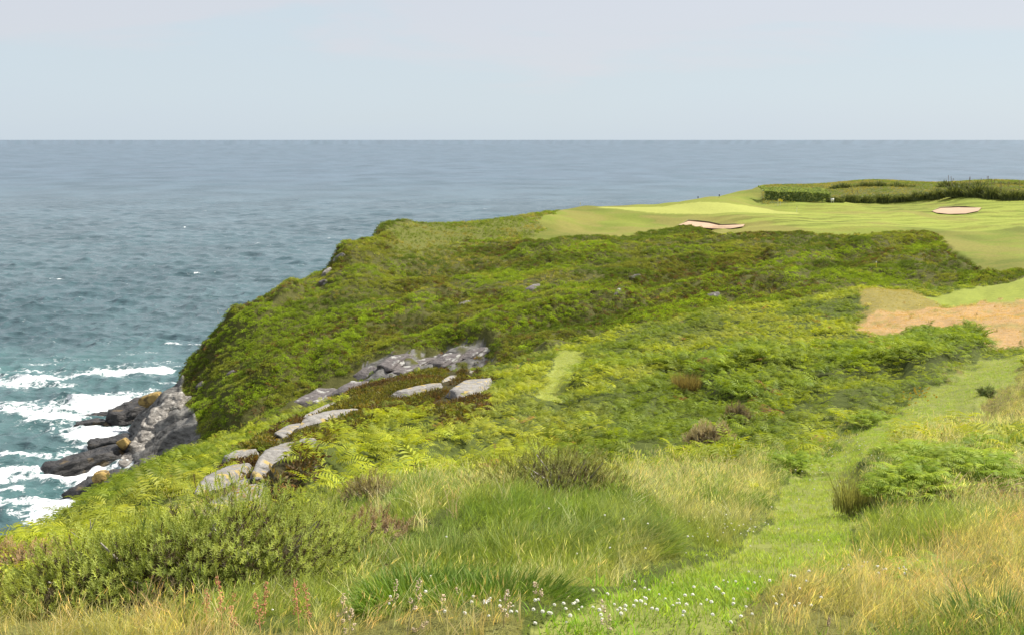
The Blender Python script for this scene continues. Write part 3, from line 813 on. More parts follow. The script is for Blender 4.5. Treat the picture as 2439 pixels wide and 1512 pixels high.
def fern(nf, L, pairs, r, wid=0.42):
    V, F3, F4, var = [], [], [], []
    for f in range(nf):
        az = r.uniform(0, 6.283); le = L * r.uniform(0.7, 1.1); rise = r.uniform(0.5, 0.95)
        ca, sa = math.cos(az), math.sin(az); vv = r.uniform(0, 1)
        def P(t, s, dr):                              # along frond t, sideways s, droop dr
            rad = le * (0.06 + 0.78 * t); z = le * (rise * (1.35 * t - 0.95 * t * t)) + 0.06 * le - dr
            return (ca * rad - sa * s, sa * rad + ca * s, z)
        for k in range(pairs):
            t0 = 0.22 + 0.78 * k / pairs; t1 = t0 + 0.62 / pairs
            wl = le * wid * (1 - t0) ** 0.75 * min(1.0, (t0 - 0.1) * 4) + 0.012
            for sg in (-1, 1):
                i0 = len(V); tm = t0 + 0.6 / pairs; dr = wl * r.uniform(0.05, 0.4)
                V += [P(t0, 0, 0), P(tm - 0.02, sg * wl * 0.55, dr * 0.3), P(tm + 0.05, sg * wl, dr), P(t1 + 0.03, sg * wl * 0.5, dr * 0.3)]
                v2 = min(1, max(0, vv + r.uniform(-0.25, 0.25))); var += [v2] * 4
                F4.append((i0, i0 + 1, i0 + 2, i0 + 3))
    return np.array(V), F3, F4, np.array(var)


def leafclump(n, rad, hgt, ls, r, spiky=0.0):
    V, F4, var = [], [], []
    for k in range(n):
        u = r.normal(size=3); u /= np.linalg.norm(u); u[2] = abs(u[2])
        rr = r.uniform(0.45, 1.0) ** 0.5
        lump = 1 + 0.25 * math.sin(3.1 * u[0] + 5 * u[1] + 2.3 * u[2] + r.uniform(-0.4, 0.4))
        c = np.array([u[0] * rad, u[1] * rad, u[2] * hgt]) * rr * lump
        d = u * (0.8 + spiky) + r.normal(size=3) * 0.5; d /= np.linalg.norm(d)
        s = np.cross(d, r.normal(size=3)); s /= np.linalg.norm(s) + 1e-9
        l = ls * r.uniform(0.6, 1.3); w = l * (0.42 - 0.25 * spiky)
        i0 = len(V)
        V += [c - d * l * 0.4, c + s * w, c + d * l * 0.7, c - s * w]
        v = r.uniform(0, 1); var += [v] * 4
        F4.append((i0, i0 + 1, i0 + 2, i0 + 3))
    return np.array(V), [], F4, np.array(var)


r = np.random.default_rng(21)
template_set('tall_grass', [tmesh('tall_grass', *blades(18, 0.2, 0.46, 0.0075, 0.14, 0.32, r, 0.10), M_GRASS) for _ in range(5)])
template_set('seed_grass', [tmesh('seed_grass', *blades(15, 0.28, 0.62, 0.006, 0.12, 0.4, r, 0.55, 0.12), M_GRASS) for _ in range(4)])
template_set('short_grass', [tmesh('short_grass', *blades(16, 0.03, 0.085, 0.0055, 0.09, 0.1, r), M_GRASS) for _ in range(4)])
template_set('far_grass', [tmesh('far_grass', *blades(20, 0.35, 0.8, 0.045, 0.4, 0.35, r), M_GRASS) for _ in range(4)])
template_set('bracken', [tmesh('bracken', *fern(int(r.integers(4, 7)), 0.72, 9, r), M_LEAF) for _ in range(6)])
template_set('leafy', [tmesh('leafy', *leafclump(130, 0.6, 0.45, 0.105, r), M_LEAF) for _ in range(5)])
template_set('heath', [tmesh('heath', *leafclump(80, 0.42, 0.36, 0.14, r, 0.8), M_LEAF) for _ in range(5)])

# quad-cell tables for sampling
e1 = np.stack([GX[:-1, 1:] - GX[:-1, :-1], GY[:-1, 1:] - GY[:-1, :-1]], -1)
e2 = np.stack([GX[1:, :-1] - GX[:-1, :-1], GY[1:, :-1] - GY[:-1, :-1]], -1)
AREA = np.abs(e1[..., 0] * e2[..., 1] - e1[..., 1] * e2[..., 0])
cellc = lambda A: 0.25 * (A[:-1, :-1] + A[1:, :-1] + A[:-1, 1:] + A[1:, 1:])
cX, cY, cD = cellc(SX * 1.0), cellc(SY), cellc(GD)
FRM = (cX > -170) & (cX < 2610) & (cD > 2.2)
INV = FRM + 0.35 * ((cD > -4) & (((cD < 16) & (cX > -6500) & (cX < 8500)) | ((cD < 130) & (cX > -1200) & (cX < 4300))) & ~FRM)


def sample(density, rg, cap=90000):
    w = (AREA * density * INV).ravel()
    tot = w.sum(); n = int(min(tot, cap))
    cs = np.cumsum(w); idx = np.searchsorted(cs, rg.uniform(0, cs[-1], n))
    i, j = np.unravel_index(idx, AREA.shape)
    s_, t_ = rg.uniform(size=n), rg.uniform(size=n)
    bil = lambda A: (A[i, j] * (1 - s_) + A[i + 1, j] * s_) * (1 - t_) + (A[i, j + 1] * (1 - s_) + A[i + 1, j + 1] * s_) * t_
    P = np.stack([bil(GX), bil(GY), bil(GZf)], -1)
    return P, i, j


def scatter(name, sets, P, scale, tint, label, cat, tilt=0.15, rg=None, sink=0.02):
    """one mass of ground cover: points that carry size, turn and tint, with the plants set on them"""
    if cat in ('heather', 'bracken', 'scrub'):
        ok = clear_of_rock(P); P, scale, tint = P[ok], scale[ok], tint[ok]
    n = len(P)
    me = bpy.data.meshes.new(name)
    me.vertices.add(n); P = P.copy(); P[:, 2] -= sink * scale
    me.vertices.foreach_set('co', P.astype(np.float32).ravel())
    a = me.attributes.new('size', 'FLOAT', 'POINT'); a.data.foreach_set('value', scale.astype(np.float32))
    rot = np.stack([rg.normal(0, tilt, n), rg.normal(0, tilt, n), np.where(rg.uniform(size=n) < 0.55, rg.uniform(-0.9, 0.9, n), rg.uniform(0, 6.283, n)) if name.endswith('grass') else rg.uniform(0, 6.283, n)], -1)
    a = me.attributes.new('turn', 'FLOAT_VECTOR', 'POINT'); a.data.foreach_set('vector', rot.astype(np.float32).ravel())
    c4 = np.ones((n, 4), np.float32); c4[:, :3] = np.clip(tint, 0.002, 0.6)
    a = me.attributes.new('tint', 'FLOAT_COLOR', 'POINT'); a.data.foreach_set('color', c4.ravel())
    a = me.attributes.new('pick', 'INT', 'POINT'); a.data.foreach_set('value', rg.integers(0, 1000, n).astype(np.int32))
    o = obj(name, me)
    ng = bpy.data.node_groups.new(name, 'GeometryNodeTree')
    ng.interface.new_socket('Geometry', in_out='INPUT', socket_type='NodeSocketGeometry')
    ng.interface.new_socket('Geometry', in_out='OUTPUT', socket_type='NodeSocketGeometry')
    N, L = ng.nodes, ng.links
    gi, go = N.new('NodeGroupInput'), N.new('NodeGroupOutput')
    ip = N.new('GeometryNodeInstanceOnPoints'); ci = N.new('GeometryNodeCollectionInfo')
    ci.inputs['Collection'].default_value = TEMPL[sets]
    ci.inputs['Separate Children'].default_value = True; ci.inputs['Reset Children'].default_value = True
    def na(nm, ty):
        x = N.new('GeometryNodeInputNamedAttribute'); x.data_type = ty; x.inputs['Name'].default_value = nm
        return x.outputs['Attribute']
    L.new(gi.outputs[0], ip.inputs['Points']); L.new(ci.outputs[0], ip.inputs['Instance'])
    ip.inputs['Pick Instance'].default_value = True
    L.new(na('pick', 'INT'), ip.inputs['Instance Index'])
    L.new(na('turn', 'FLOAT_VECTOR'), ip.inputs['Rotation']); L.new(na('size', 'FLOAT'), ip.inputs['Scale'])
    L.new(ip.outputs[0], go.inputs[0])
    mo = o.modifiers.new('plants', 'NODES'); mo.node_group = ng
    tag(o, label, cat, kind='stuff')
    return o


def jitter_col(base, n, rg, s=0.18):
    return np.asarray(base) * np.exp(rg.normal(0, s, (n, 1))) * np.exp(rg.normal(0, s * 0.35, (n, 3)))


F_ = {k: cellc(v.astype(float)) for k, v in dict(path=z_path, strip=z_strip, brown=z_brown, tee=z_tee, fair=z_fair, straw=z_straw, straw2=z_straw2, heath=z_heath, golf=z_golf, top=z_top | z_back, face=z_face, cliff=rk, near=NEAR_ROW * 1.0, bank=bank * 1.0, green=z_green, bunk=(z_b1 | z_b2), soft=soft_path, bush=z_bush, sstrip=soft_strip).items()}
open_ = 1 - np.clip(F_['path'] + F_['strip'] + F_['brown'] + F_['tee'] + F_['fair'] + F_['golf'] + F_['cliff'], 0, 1)
CX, CY = cellc(GX), cellc(GY)
pn = fbm(CX * 0.22, CY * 0.22, 90, 3)
# how far the meadow grass gives way to bracken down the slope
mead = 1 - sstep(17, 30, cD - 26 * sstep(1750, 2100, cX) * sstep(0.3, 0.6, pn) + 14 * (pn - 0.5))
fernl = sstep(330, 230, cX + (pn - 0.5) * 200) * sstep(1480, 1455, cY) * (cD < 30)
mead = np.maximum(mead, F_['straw2']) * (1 - fernl)
rg = np.random.default_rng(100)

# meadow grass
open_ = open_ * (1 - 0.93 * F_['bush'])
dens = 330.0 * open_ * mead * F_['near'] * np.clip(5.0 / np.maximum(cD, 1), 0.08, 1.2) * (1 - F_['heath'])
P, i, j = sample(dens, rg, 125000)
nn = len(P); patch = fbm(P[:, 0] * 0.35, P[:, 1] * 0.35, 91, 4); straw = np.clip(F_['straw'][i, j] + F_['straw2'][i, j] * 0.8, 0, 1)
g0 = np.array([0.082, 0.142, 0.018]); g1 = np.array([0.175, 0.21, 0.045]); st = np.array([0.30, 0.262, 0.112])
T = g0 + (g1 - g0) * sstep(0.35, 0.62, patch)[:, None]
wst = np.clip(straw * (0.55 + 0.5 * (fbm(P[:, 0] * 1.3, P[:, 1] * 1.3, 92, 3) > 0.42)), 0, 1)[:, None] * rg.uniform(0.4, 1, (nn, 1))
T = T * (1 - wst) + st * wst
hay = sstep(0.5, 0.66, fbm(P[:, 0] * 0.9 + 4, P[:, 1] * 0.8, 125, 4))[:, None] * (0.75 - 0.5 * F_['soft'][i, j][:, None])
T = T * (1 - hay) + np.array([0.27, 0.255, 0.115]) * hay
lush = sstep(0.55, 0.68, fbm(P[:, 0] * 0.7, P[:, 1] * 0.9, 126, 3))[:, None] * 0.45 * (1 - np.clip(straw, 0, 1))[:, None]
T = T * (1 - lush) + np.array([0.085, 0.15, 0.018]) * lush
T *= np.exp(rg.normal(0, 0.22, (nn, 1)))
tus = sstep(0.42, 0.66, fbm(P[:, 0] * 1.1, P[:, 1] * 1.1, 93, 3))
sc_ = rg.uniform(0.6, 1.15, nn) * (0.28 + 0.58 * tus) * np.clip(0.36 + 0.036 * P[:, 1], 0.42, 1.3) * (1 - 0.72 * F_['soft'][i, j]) * np.where(straw > 0.5, 0.85, 1)
scatter('meadow_grass', 'tall_grass', P, sc_, T, 'uncut green and straw coloured meadow grass covering the slope around the path', 'grass', 0.26, rg)
# paler seeding grass in drifts
drift = np.clip(0.12 + sstep(0.46, 0.6, fbm(CX * 0.28 + 9, CY * 0.2, 95, 3)) + 0.9 * F_['straw'] + 0.7 * F_['straw2'] + 0.6 * sstep(1250, 1500, cX) * sstep(1330, 1200, cY) * sstep(1010, 1080, cY), 0, 1)
P, i, j = sample(60.0 * open_ * mead * F_['near'] * drift * np.clip(5.0 / np.maximum(cD, 1), 0.12, 1.3), rg, 30000)
nn = len(P); straw = F_['straw'][i, j][:, None]
T = jitter_col((0.38, 0.36, 0.21), nn, rg) * (1 - straw) + jitter_col((0.37, 0.31, 0.16), nn, rg) * straw
scatter('seeding_grass', 'seed_grass', P, rg.uniform(0.5, 1.0, nn) * np.clip(0.30 + 0.036 * P[:, 1], 0.38, 1.2) * (1 - 0.6 * F_['soft'][i, j]), T, 'pale seeding grass bent by the wind in drifts over the meadow', 'grass', 0.14, rg)
# mown path
P, i, j = sample(150.0 * np.clip(F_['path'] + 0.45 * F_['soft'] * open_, 0, 1) * np.clip(7.0 / np.maximum(cD, 1), 0.1, 1.3) * (cD < 75), rg, 42000)
nn = len(P)
pt = sstep(0.4, 0.6, fbm(P[:, 0] * 0.9, P[:, 1] * 0.9, 96, 3))[:, None] 
pt = np.clip(pt * 0.45 + sstep(5.5, 12, P[:, 1])[:, None] * (0.55 + 0.45 * pt), 0, 1)
T = jitter_col((0.15, 0.24, 0.026), nn, rg, 0.16) * (1 - pt) + jitter_col((0.235, 0.285, 0.062), nn, rg, 0.14) * pt
scatter('path_grass', 'short_grass', P, rg.uniform(0.6, 1.1, nn) * (1 + 0.012 * P[:, 1]), T, 'short bright green mown grass on the winding path', 'grass', 0.1, rg)

P, i, j = sample(F_['strip'] * 16, rg, 6000)
nn = len(P)
scatter('strip_grass', 'short_grass', P, rg.uniform(1.2, 2.2, nn), jitter_col((0.26, 0.285, 0.085), nn, rg, 0.14), 'short pale mown grass on the strip through the bracken', 'grass', 0.15, rg)

P, i, j = sample((F_['brown'] + F_['tee']) * 0.03 + 0.35 * (F_['brown'] + F_['tee'] > 0.05) * (F_['brown'] + F_['tee'] < 0.95), rg, 6000)
nn = len(P)
scatter('dry_tussock_grass', 'far_grass', P, rg.uniform(0.35, 0.8, nn), jitter_col((0.29, 0.23, 0.105), nn, rg, 0.18), 'parched taller grass standing over the flat brown ground', 'grass', 0.25, rg)

# short dry grass on the flat brown ground
P, i, j = sample((F_['brown'] + F_['tee']) * 3.5, rg, 22000)
nn = len(P); bn = sstep(0.42, 0.62, fbm(P[:, 0] * 0.25, P[:, 1] * 0.12, 120, 4))[:, None]; tw_ = F_['tee'][i, j][:, None]
T = (np.array([0.38, 0.262, 0.14]) * (1 - bn) + np.array([0.34, 0.245, 0.115]) * bn) * (1 - tw_) + np.array([0.26, 0.22, 0.07]) * tw_
scatter('dry_grass', 'short_grass', P, rg.uniform(1.6, 3.4, nn), T * np.exp(rg.normal(0, 0.1, (nn, 1))), 'short parched brown grass on the flat ground at the right', 'grass', 0.2, rg)

# bracken
brk = open_ * (1 - F_['bush']) * (1 - mead) * F_['near'] * (1 - F_['heath']) * (1 - F_['straw2'])
brk *= (1 - sstep(0.1, 0.5, F_['sstrip']))
brk = np.clip(brk + 0.55 * open_ * F_['near'] * sstep(0.60, 0.66, fbm(CX * 0.3 + 5, CY * 0.3, 97, 3)) * sstep(13, 18, cD) * (1 - F_['soft']), 0, 1)
brk *= 0.5 + 0.6 * sstep(0.34, 0.5, fbm(CX * 0.5, CY * 0.5, 122, 3))
P, i, j = sample(brk * (3.6 - 0.9 * sstep(60, 140, cD)) * (1 - 0.7 * F_['soft']) * (1 + 0.6 * F_['bank']) * np.clip(20 / np.maximum(cD, 1), 1, 5), rg, 75000)
nn = len(P)
pa = fbm((0.93 * P[:, 0] - 0.37 * P[:, 1]) * 0.2, (0.37 * P[:, 0] + 0.93 * P[:, 1]) * 0.06, 98, 4)
pb = fbm(P[:, 0] * 0.11 + 3, P[:, 1] * 0.11, 99, 3)
T = np.array([0.088, 0.132, 0.012]) + (np.array([0.176, 0.222, 0.02]) - np.array([0.088, 0.132, 0.012])) * sstep(0.38, 0.62, pa)[:, None]
w = sstep(0.52, 0.66, pb)[:, None] * 0.22
T = T * (1 - w) + np.array([0.21, 0.215, 0.07]) * w
w = F_['bank'][i, j][:, None] * 0.7
T = T * (1 - w) + np.array([0.10, 0.16, 0.013]) * w
dead_ = (rg.uniform(size=nn) < 0.008)[:, None]
T = np.where(dead_, np.array([0.16, 0.095, 0.04]), T)
T = T * np.exp(rg.normal(0, 0.15, (nn, 1)))
scatter('bracken', 'bracken', P, rg.uniform(0.7, 1.25, nn) * (0.62 + 0.75 * sstep(0.36, 0.62, fbm(P[:, 0] * 0.55, P[:, 1] * 0.55, 121, 3))) * (1 + 0.25 * F_['bank'][i, j]) * np.clip(0.16 + P[:, 1] * 0.035, 0.24, 1), T, 'bright green bracken fern blanketing the slope below the path', 'bracken', 0.22, rg)

# heather and dry scrub round the near outcrops
P, i, j = sample(F_['heath'] * 9.0, rg, 22000)
nn = len(P); hn = fbm(P[:, 0] * 0.25, P[:, 1] * 0.25, 101, 3)
T = np.where((hn > 0.52)[:, None], jitter_col((0.085, 0.088, 0.02), nn, rg, 0.25), jitter_col((0.072, 0.055, 0.024), nn, rg, 0.3))
scatter('heather', 'heath', P, rg.uniform(0.6, 1.3, nn), T, 'low dark brown heather growing between the grey outcrops', 'heather', 0.2, rg)

# cover of the far face: bracken, dark scrub and yellow grass in slanting bands
fa = fbm((-0.57 * CX + 0.82 * CY) * 0.11, (0.82 * CX + 0.57 * CY) * 0.035, 110, 4)
fbn = fbm(CX * 0.07, CY * 0.07, 111, 4)
facew = F_['face'] * (cD > 125) * (1 - 0.9 * F_['cliff'])
up = sstep(690, 600, cY + 0.10 * (cX - 1400))            # nearer the top the cover thins to grass
leafy = np.clip(sstep(0.43, 0.53, fa) * (1 - 0.5 * up), 0, 1)
P, i, j = sample(facew * (0.95 + 1.7 * leafy) + 0.45 * F_['top'] * (cD < 450) * (fbn > 0.5), rg, 105000)
nn = len(P)
q_ = fbm((-0.57 * P[:, 0] + 0.82 * P[:, 1]) * 0.10, (0.82 * P[:, 0] + 0.57 * P[:, 1]) * 0.03, 112, 4)
q2 = fbm(P[:, 0] * 0.13, P[:, 1] * 0.13, 113, 4)
T = np.array([0.070, 0.112, 0.017]) + (np.array([0.132, 0.20, 0.02]) - np.array([0.070, 0.112, 0.017])) * sstep(0.36, 0.6, q_)[:, None]
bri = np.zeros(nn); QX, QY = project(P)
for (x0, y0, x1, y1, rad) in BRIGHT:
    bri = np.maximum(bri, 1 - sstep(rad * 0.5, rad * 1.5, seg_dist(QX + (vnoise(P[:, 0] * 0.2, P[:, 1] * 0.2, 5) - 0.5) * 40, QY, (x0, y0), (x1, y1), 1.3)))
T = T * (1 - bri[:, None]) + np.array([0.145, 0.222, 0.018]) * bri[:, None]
w = sstep(0.52, 0.64, q2)[:, None] * 0.5 * (1 - bri[:, None])
T = T * (1 - w) + np.array([0.17, 0.178, 0.042]) * w
T = T * np.exp(rg.normal(0, 0.2, (nn, 1)))
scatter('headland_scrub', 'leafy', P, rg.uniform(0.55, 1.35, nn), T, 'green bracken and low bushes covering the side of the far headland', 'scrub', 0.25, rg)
dark = 0.5 * sstep(0.54, 0.62, fbm((-0.57 * CX + 0.82 * CY) * 0.09 + 7, (0.82 * CX + 0.57 * CY) * 0.025, 114, 4))
for (x0, y0, x1, y1, rad) in DARK:
    dark = np.maximum(dark, 1 - sstep(rad * 0.5, rad * 1.4, seg_dist(cX + (pn - 0.5) * 40, cY, (x0, y0), (x1, y1), 1.4)))
P, i, j = sample(facew * dark * 2.2, rg, 45000)
nn = len(P)
T = np.where((rg.uniform(size=nn) > 0.4)[:, None], jitter_col((0.07, 0.09, 0.02), nn, rg, 0.25), jitter_col((0.085, 0.062, 0.032), nn, rg, 0.3))
scatter('headland_heather', 'heath', P, rg.uniform(0.7, 1.6, nn), T, 'dark brown heather in slanting bands across the far headland', 'heather', 0.25, rg)
gr = np.clip(F_['top'] * 1.2 + F_['face'] * (1 - leafy) * (0.5 + up) * (1 - dark), 0, 1.3)
P, i, j = sample(gr * 2.2 * (cD > 125), rg, 40000)
nn = len(P); q_ = fbm(P[:, 0] * 0.15, P[:, 1] * 0.15, 115, 4)
T = np.array([0.13, 0.165, 0.03]) + (np.array([0.23, 0.205, 0.058]) - np.array([0.13, 0.165, 0.03])) * sstep(0.4, 0.62, q_)[:, None]
T = T * np.exp(rg.normal(0, 0.18, (nn, 1)))
scatter('headland_grass', 'far_grass', P, rg.uniform(0.5, 1.2, nn), T, 'yellowish rough grass along the top and side of the far headland', 'grass', 0.2, rg)

# ------------------------------------------------------------------ rocks
def ground(X, d):
    j = int(np.clip(np.searchsorted(cx, X), 1, NC - 1)); t = (X - cx[j - 1]) / (cx[j] - cx[j - 1])
    col = lambda A: A[:, j - 1] * (1 - t) + A[:, j] * t
    D = col(GD)
    return Vector((float(np.interp(d, D, col(GX))), d, float(np.interp(d, D, col(GZf)))))


def sphere_mesh(nu, nv):
    th = np.linspace(0, math.pi, nv); ph = np.linspace(0, 2 * math.pi, nu, endpoint=False)
    T, Pp = np.meshgrid(th, ph, indexing='ij')
    Vv = np.stack([np.sin(T) * np.cos(Pp), np.sin(T) * np.sin(Pp), np.cos(T)], -1).reshape(-1, 3)
    i = np.arange(nv - 1)[:, None] * nu; j = np.arange(nu)[None, :]; j2 = (np.arange(nu)[None, :] + 1) % nu
    return Vv, np.stack([i + j, i + nu + j, i + nu + j2, i + j2], -1).reshape(-1, 4)


def noise3(p, f, seed, o=4):
    return (fbm(p[:, 0] * f + p[:, 2] * f * 0.6, p[:, 1] * f - p[:, 2] * f * 0.5, seed, o) + fbm(p[:, 2] * f * 1.1 + 5, p[:, 0] * f - p[:, 1] * f * 0.4, seed + 9, o)) / 2 - 0.5


def rock(name, label, A, B, wid, hgt, mat, seed, group=None, lean=0.0, nu=44, nv=26, planes=8, strata=0.0, rough=0.06, cat='rock', tip=0.0):
    """angular block lying from A to B; cut by random planes, then weathered"""
    A, B = Vector(A), Vector(B)
    c = (A + B) / 2; ax = (B - A); L = ax.length; ax.normalize()
    side = Vector((0, 0, 1)).cross(ax); side.normalize(); upv = ax.cross(side)
    rr = np.random.default_rng(seed)
    dirs, Q = sphere_mesh(nu, nv)
    nrm = rr.normal(size=(planes, 3)); nrm /= np.linalg.norm(nrm, axis=1)[:, None]
    nrm = np.concatenate([nrm, [[0, 0, 1], [0.25, 0.1, 1], [0, 0.9, 0.35], [0, -0.9, 0.3], [0.95, 0.2, 0.1], [-0.95, -0.1, 0.2]]])
    nrm /= np.linalg.norm(nrm, axis=1)[:, None]
    dd = np.concatenate([rr.uniform(0.72, 1.05, planes), [0.62, 0.7, 0.68, 0.68, 0.92, 0.92]])
    den = dirs @ nrm.T
    rad = np.min(np.where(den > 0.05, dd / np.maximum(den, 0.05), 9), axis=1)
    p = dirs * np.minimum(rad, 1.35)[:, None]
    if tip:                                           # wedge: thins out towards A
        k = np.clip((p[:, 0] + 1) / 2, 0, 1); f = 1 - tip + tip * k
        p[:, 2] *= f; p[:, 1] *= 0.4 + 0.6 * f
    p = p * np.array([L / 2, wid / 2, hgt])
    big = noise3(p, 2.2 / max(wid, 0.5), seed + 3) * (0.14 if strata else 0.07) * min(wid, hgt * 2)
    fine = noise3(p, 7.0 / max(wid, 0.5), seed + 5) * rough * min(wid, hgt * 2)
    p = p + dirs * (big + fine)[:, None]
    if strata:                                        # bedding: ledges stepping out along tilted layers
        lay = (p[:, 2] + 0.35 * p[:, 1] - 0.12 * p[:, 0]) / strata + 2.2 * noise3(p, 0.12, seed + 6, 3)
        st = np.abs((lay % 1.0) - 0.5) * 2
        p = p + dirs * ((st - 0.5) * strata * 0.45)[:, None] * np.array([0.4, 1, 0.3])
    M = np.array([ax, side, upv])
    p = p @ M
    o = obj(name, mesh_data(name, p, [Q[:, ::-1]], mat, None, False))
    o.location = c + Vector((0, 0, lean))
    return tag(o, label, cat, group)


M_GREY = rock_mat('grey_outcrop', (0.13, 0.12, 0.108), (0.33, 0.312, 0.285), (0.42, 0.31, 0.10), 0.2, 2.2, 0.2)
M_PURP = rock_mat('shaded_outcrop', (0.075, 0.063, 0.060), (0.175, 0.152, 0.145), (0.36, 0.35, 0.32), 0.2, 1.0, 0.35)  # purple-grey rock, darkened in its colour for the shade on its faces
M_WET = rock_mat('wet_shore_rock', (0.016, 0.016, 0.017), (0.055, 0.049, 0.045), (0.12, 0.085, 0.04), 0.1, 0.55, 0.5, 0.6)
M_CLIFF = rock_mat('cliff_rock', (0.085, 0.075, 0.065), (0.36, 0.33, 0.29), (0.44, 0.41, 0.36), 0.30, 1.0, 0.35)
M_LICH = rock_mat('lichen_rock', (0.12, 0.085, 0.035), (0.34, 0.22, 0.06), (0.40, 0.27, 0.08), 0.8, 0.7)

for k, (lab, x0, y0, x1, y1, w_, h_) in enumerate(OUT):
    A, B = hit(x0, y0, 20), hit(x1, y1, 20)
    rock('rock_outcrop', lab, A, B, w_ * 1.3, h_ * 0.85, M_GREY, 400 + k * 7, 'grey outcrops on the near slope', 0.02)
for k, (lab, x0, y0, x1, y1, w_, h_) in enumerate(FAROUT):
    A, B = hit(x0, y0, 150), hit(x1, y1, 150)
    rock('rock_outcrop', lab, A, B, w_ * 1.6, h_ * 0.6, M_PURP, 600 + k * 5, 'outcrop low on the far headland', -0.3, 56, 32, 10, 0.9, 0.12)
SMALL = [
    ('pale rock patch on the seaward shoulder of the headland', 796, 622, 826, 604, 2.5, 1.6),
    ('grey rock under the seaward shoulder of the headland', 772, 660, 792, 640, 2.5, 1.8),
    ('lowest grey rock under the seaward shoulder', 762, 678, 780, 668, 2.0, 1.5),
    ('weathered grey rock alone in dark heather on the headland side', 1256, 692, 1284, 678, 3.0, 1.2),
    ('rock showing through dark scrub left of the lone weathered rock', 1090, 728, 1124, 716, 2.5, 1.0),
    ('pale stone in the bracken right of the lone weathered rock', 1462, 704, 1478, 686, 1.6, 1.0),
    ('scattered stones in the dark heather band', 1680, 704, 1716, 694, 2.4, 0.8),
    ('small stones at the top of the dark heather band', 1495, 664, 1520, 652, 2.2, 0.9),
    ('grey stone low on the cliff side above the grey crag', 470, 925, 490, 905, 2.2, 1.2),
    ('grey stone in the bracken above the grey crag', 540, 895, 560, 880, 2.0, 1.0),
]
for k, (lab, x0, y0, x1, y1, w_, h_) in enumerate(SMALL):
    A, B = hit(x0, y0, 150), hit(x1, y1, 150)
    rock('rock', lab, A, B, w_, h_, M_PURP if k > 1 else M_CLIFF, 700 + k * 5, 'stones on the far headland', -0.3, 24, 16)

# the crag: grey blocks piled from the water up to the turf
rk_r = np.random.default_rng(55)
CRAG = [(430, 935, 405, 990, 7, 4.0), (455, 985, 420, 1045, 7, 4.0), (395, 960, 372, 1030, 6, 3.6), (372, 1000, 345, 1060, 6, 3.6), (420, 1040, 385, 1085, 6, 3.4), (352, 1040, 322, 1085, 5.5, 3.2),
        (390, 1075, 345, 1110, 5.5, 3.0), (325, 1080, 292, 1118, 5, 2.8), (345, 1105, 300, 1140, 5, 2.6), (300, 1120, 262, 1150, 4.5, 2.4), (470, 1035, 440, 1062, 5, 2.6), (440, 1060, 400, 1090, 5, 2.4), (270, 1145, 235, 1168, 4, 2.0), (488, 955, 470, 990, 3.5, 1.8), (486, 1010, 470, 1045, 3.5, 1.8), (452, 935, 440, 960, 3, 1.6)]
CL = ['top block of the grey crag under the turf', 'right hand block high in the grey crag', 'tall block on the seaward edge of the crag', 'leaning block below the tall seaward one', 'pale block in the middle of the crag', 'block above the dark middle ledge',
      'broken block low in the crag, over the grass crest', 'small jutting block above the dark middle ledge', 'rubbly block near the foot of the crag', 'lowest pale block above the nearest dark ledge', 'block showing at the right end of the crag', 'pale rubble block just over the grass crest', 'small end block above the nearest ledge tip', 'block set in the turf at the upper right of the crag', 'block set in the turf at the lower right of the crag', 'small block at the very top of the crag']
for k, (x0, y0, x1, y1, w_, h_) in enumerate(CRAG):
    dA = 196 - (y0 - 930) * 0.09; dB = 196 - (y1 - 930) * 0.10
    rock('crag_rock', CL[k], at(x0, y0, dA + 2), at(x1, y1, dB + 2), w_, h_, M_CLIFF, 800 + k * 3, 'blocks of the grey crag above the sea', -0.8, 56, 34, 18, 1.1, 0.16, 'crag')
LEDGE = [
    ('tall dark wave washed ledge farthest out, below the lichen cap', (255, 1008), (412, 972), 14, 7.0, 0.55, M_WET),
    ('low black reef left of the tall ledge with surf around it', (172, 1008), (275, 1004), 6, 1.9, 0.4, M_WET),
    ('thin black reef behind the low one', (195, 992), (280, 980), 4, 1.6, 0.4, M_WET),
    ('long dark middle ledge tapering to a point in the surf', (98, 1122), (330, 1085), 13, 5.6, 0.7, M_WET),
    ('dark ledge behind the long middle one with an orange cap', (205, 1068), (330, 1060), 9, 4.6, 0.4, M_WET),
    ('nearest dark ledge above the grass crest', (172, 1182), (330, 1140), 12, 4.6, 0.55, M_WET),
    ('flat black skerry below the tall ledge', (255, 1050), (320, 1042), 4, 1.2, 0.3, M_WET),
]
for k, (lab, a, b, w_, h_, tp, mt) in enumerate(LEDGE):
    rock('sea_ledge', lab, sea_hit(*a), sea_hit(*b), w_, h_, mt, 900 + k * 3, 'dark ledges at the water', -0.4, 64, 36, 15, 1.3, 0.14, 'rock ledge', tp)
for k, (lab, x0, y0, x1, y1, d_, w_, h_) in enumerate([('orange lichen cap on the tall dark ledge', 332, 958, 388, 940, 205, 5, 1.6), ('yellow lichen patch on the ledge behind the middle one', 280, 1058, 306, 1046, 184, 3, 1.0), ('ochre lichen patch on the nearest ledge', 222, 1132, 258, 1128, 166, 3.4, 1.0), ('yellowish rubble crest at the foot of the crag', 280, 1165, 330, 1145, 166, 3.5, 1.2)]):
    rock('lichen_rock', lab, at(x0, y0, d_), at(x1, y1, d_), w_, h_, M_LICH, 950 + k, 'lichen covered rocks by the sea', 0.0, 30, 20)

# ------------------------------------------------------------------ bushes
def frames(d, rr):
    d = d / np.linalg.norm(d, axis=1)[:, None]
    s_ = np.cross(d, rr.normal(size=d.shape)); s_ /= np.linalg.norm(s_, axis=1)[:, None]
    return np.stack([s_, np.cross(d, s_), d], 1)


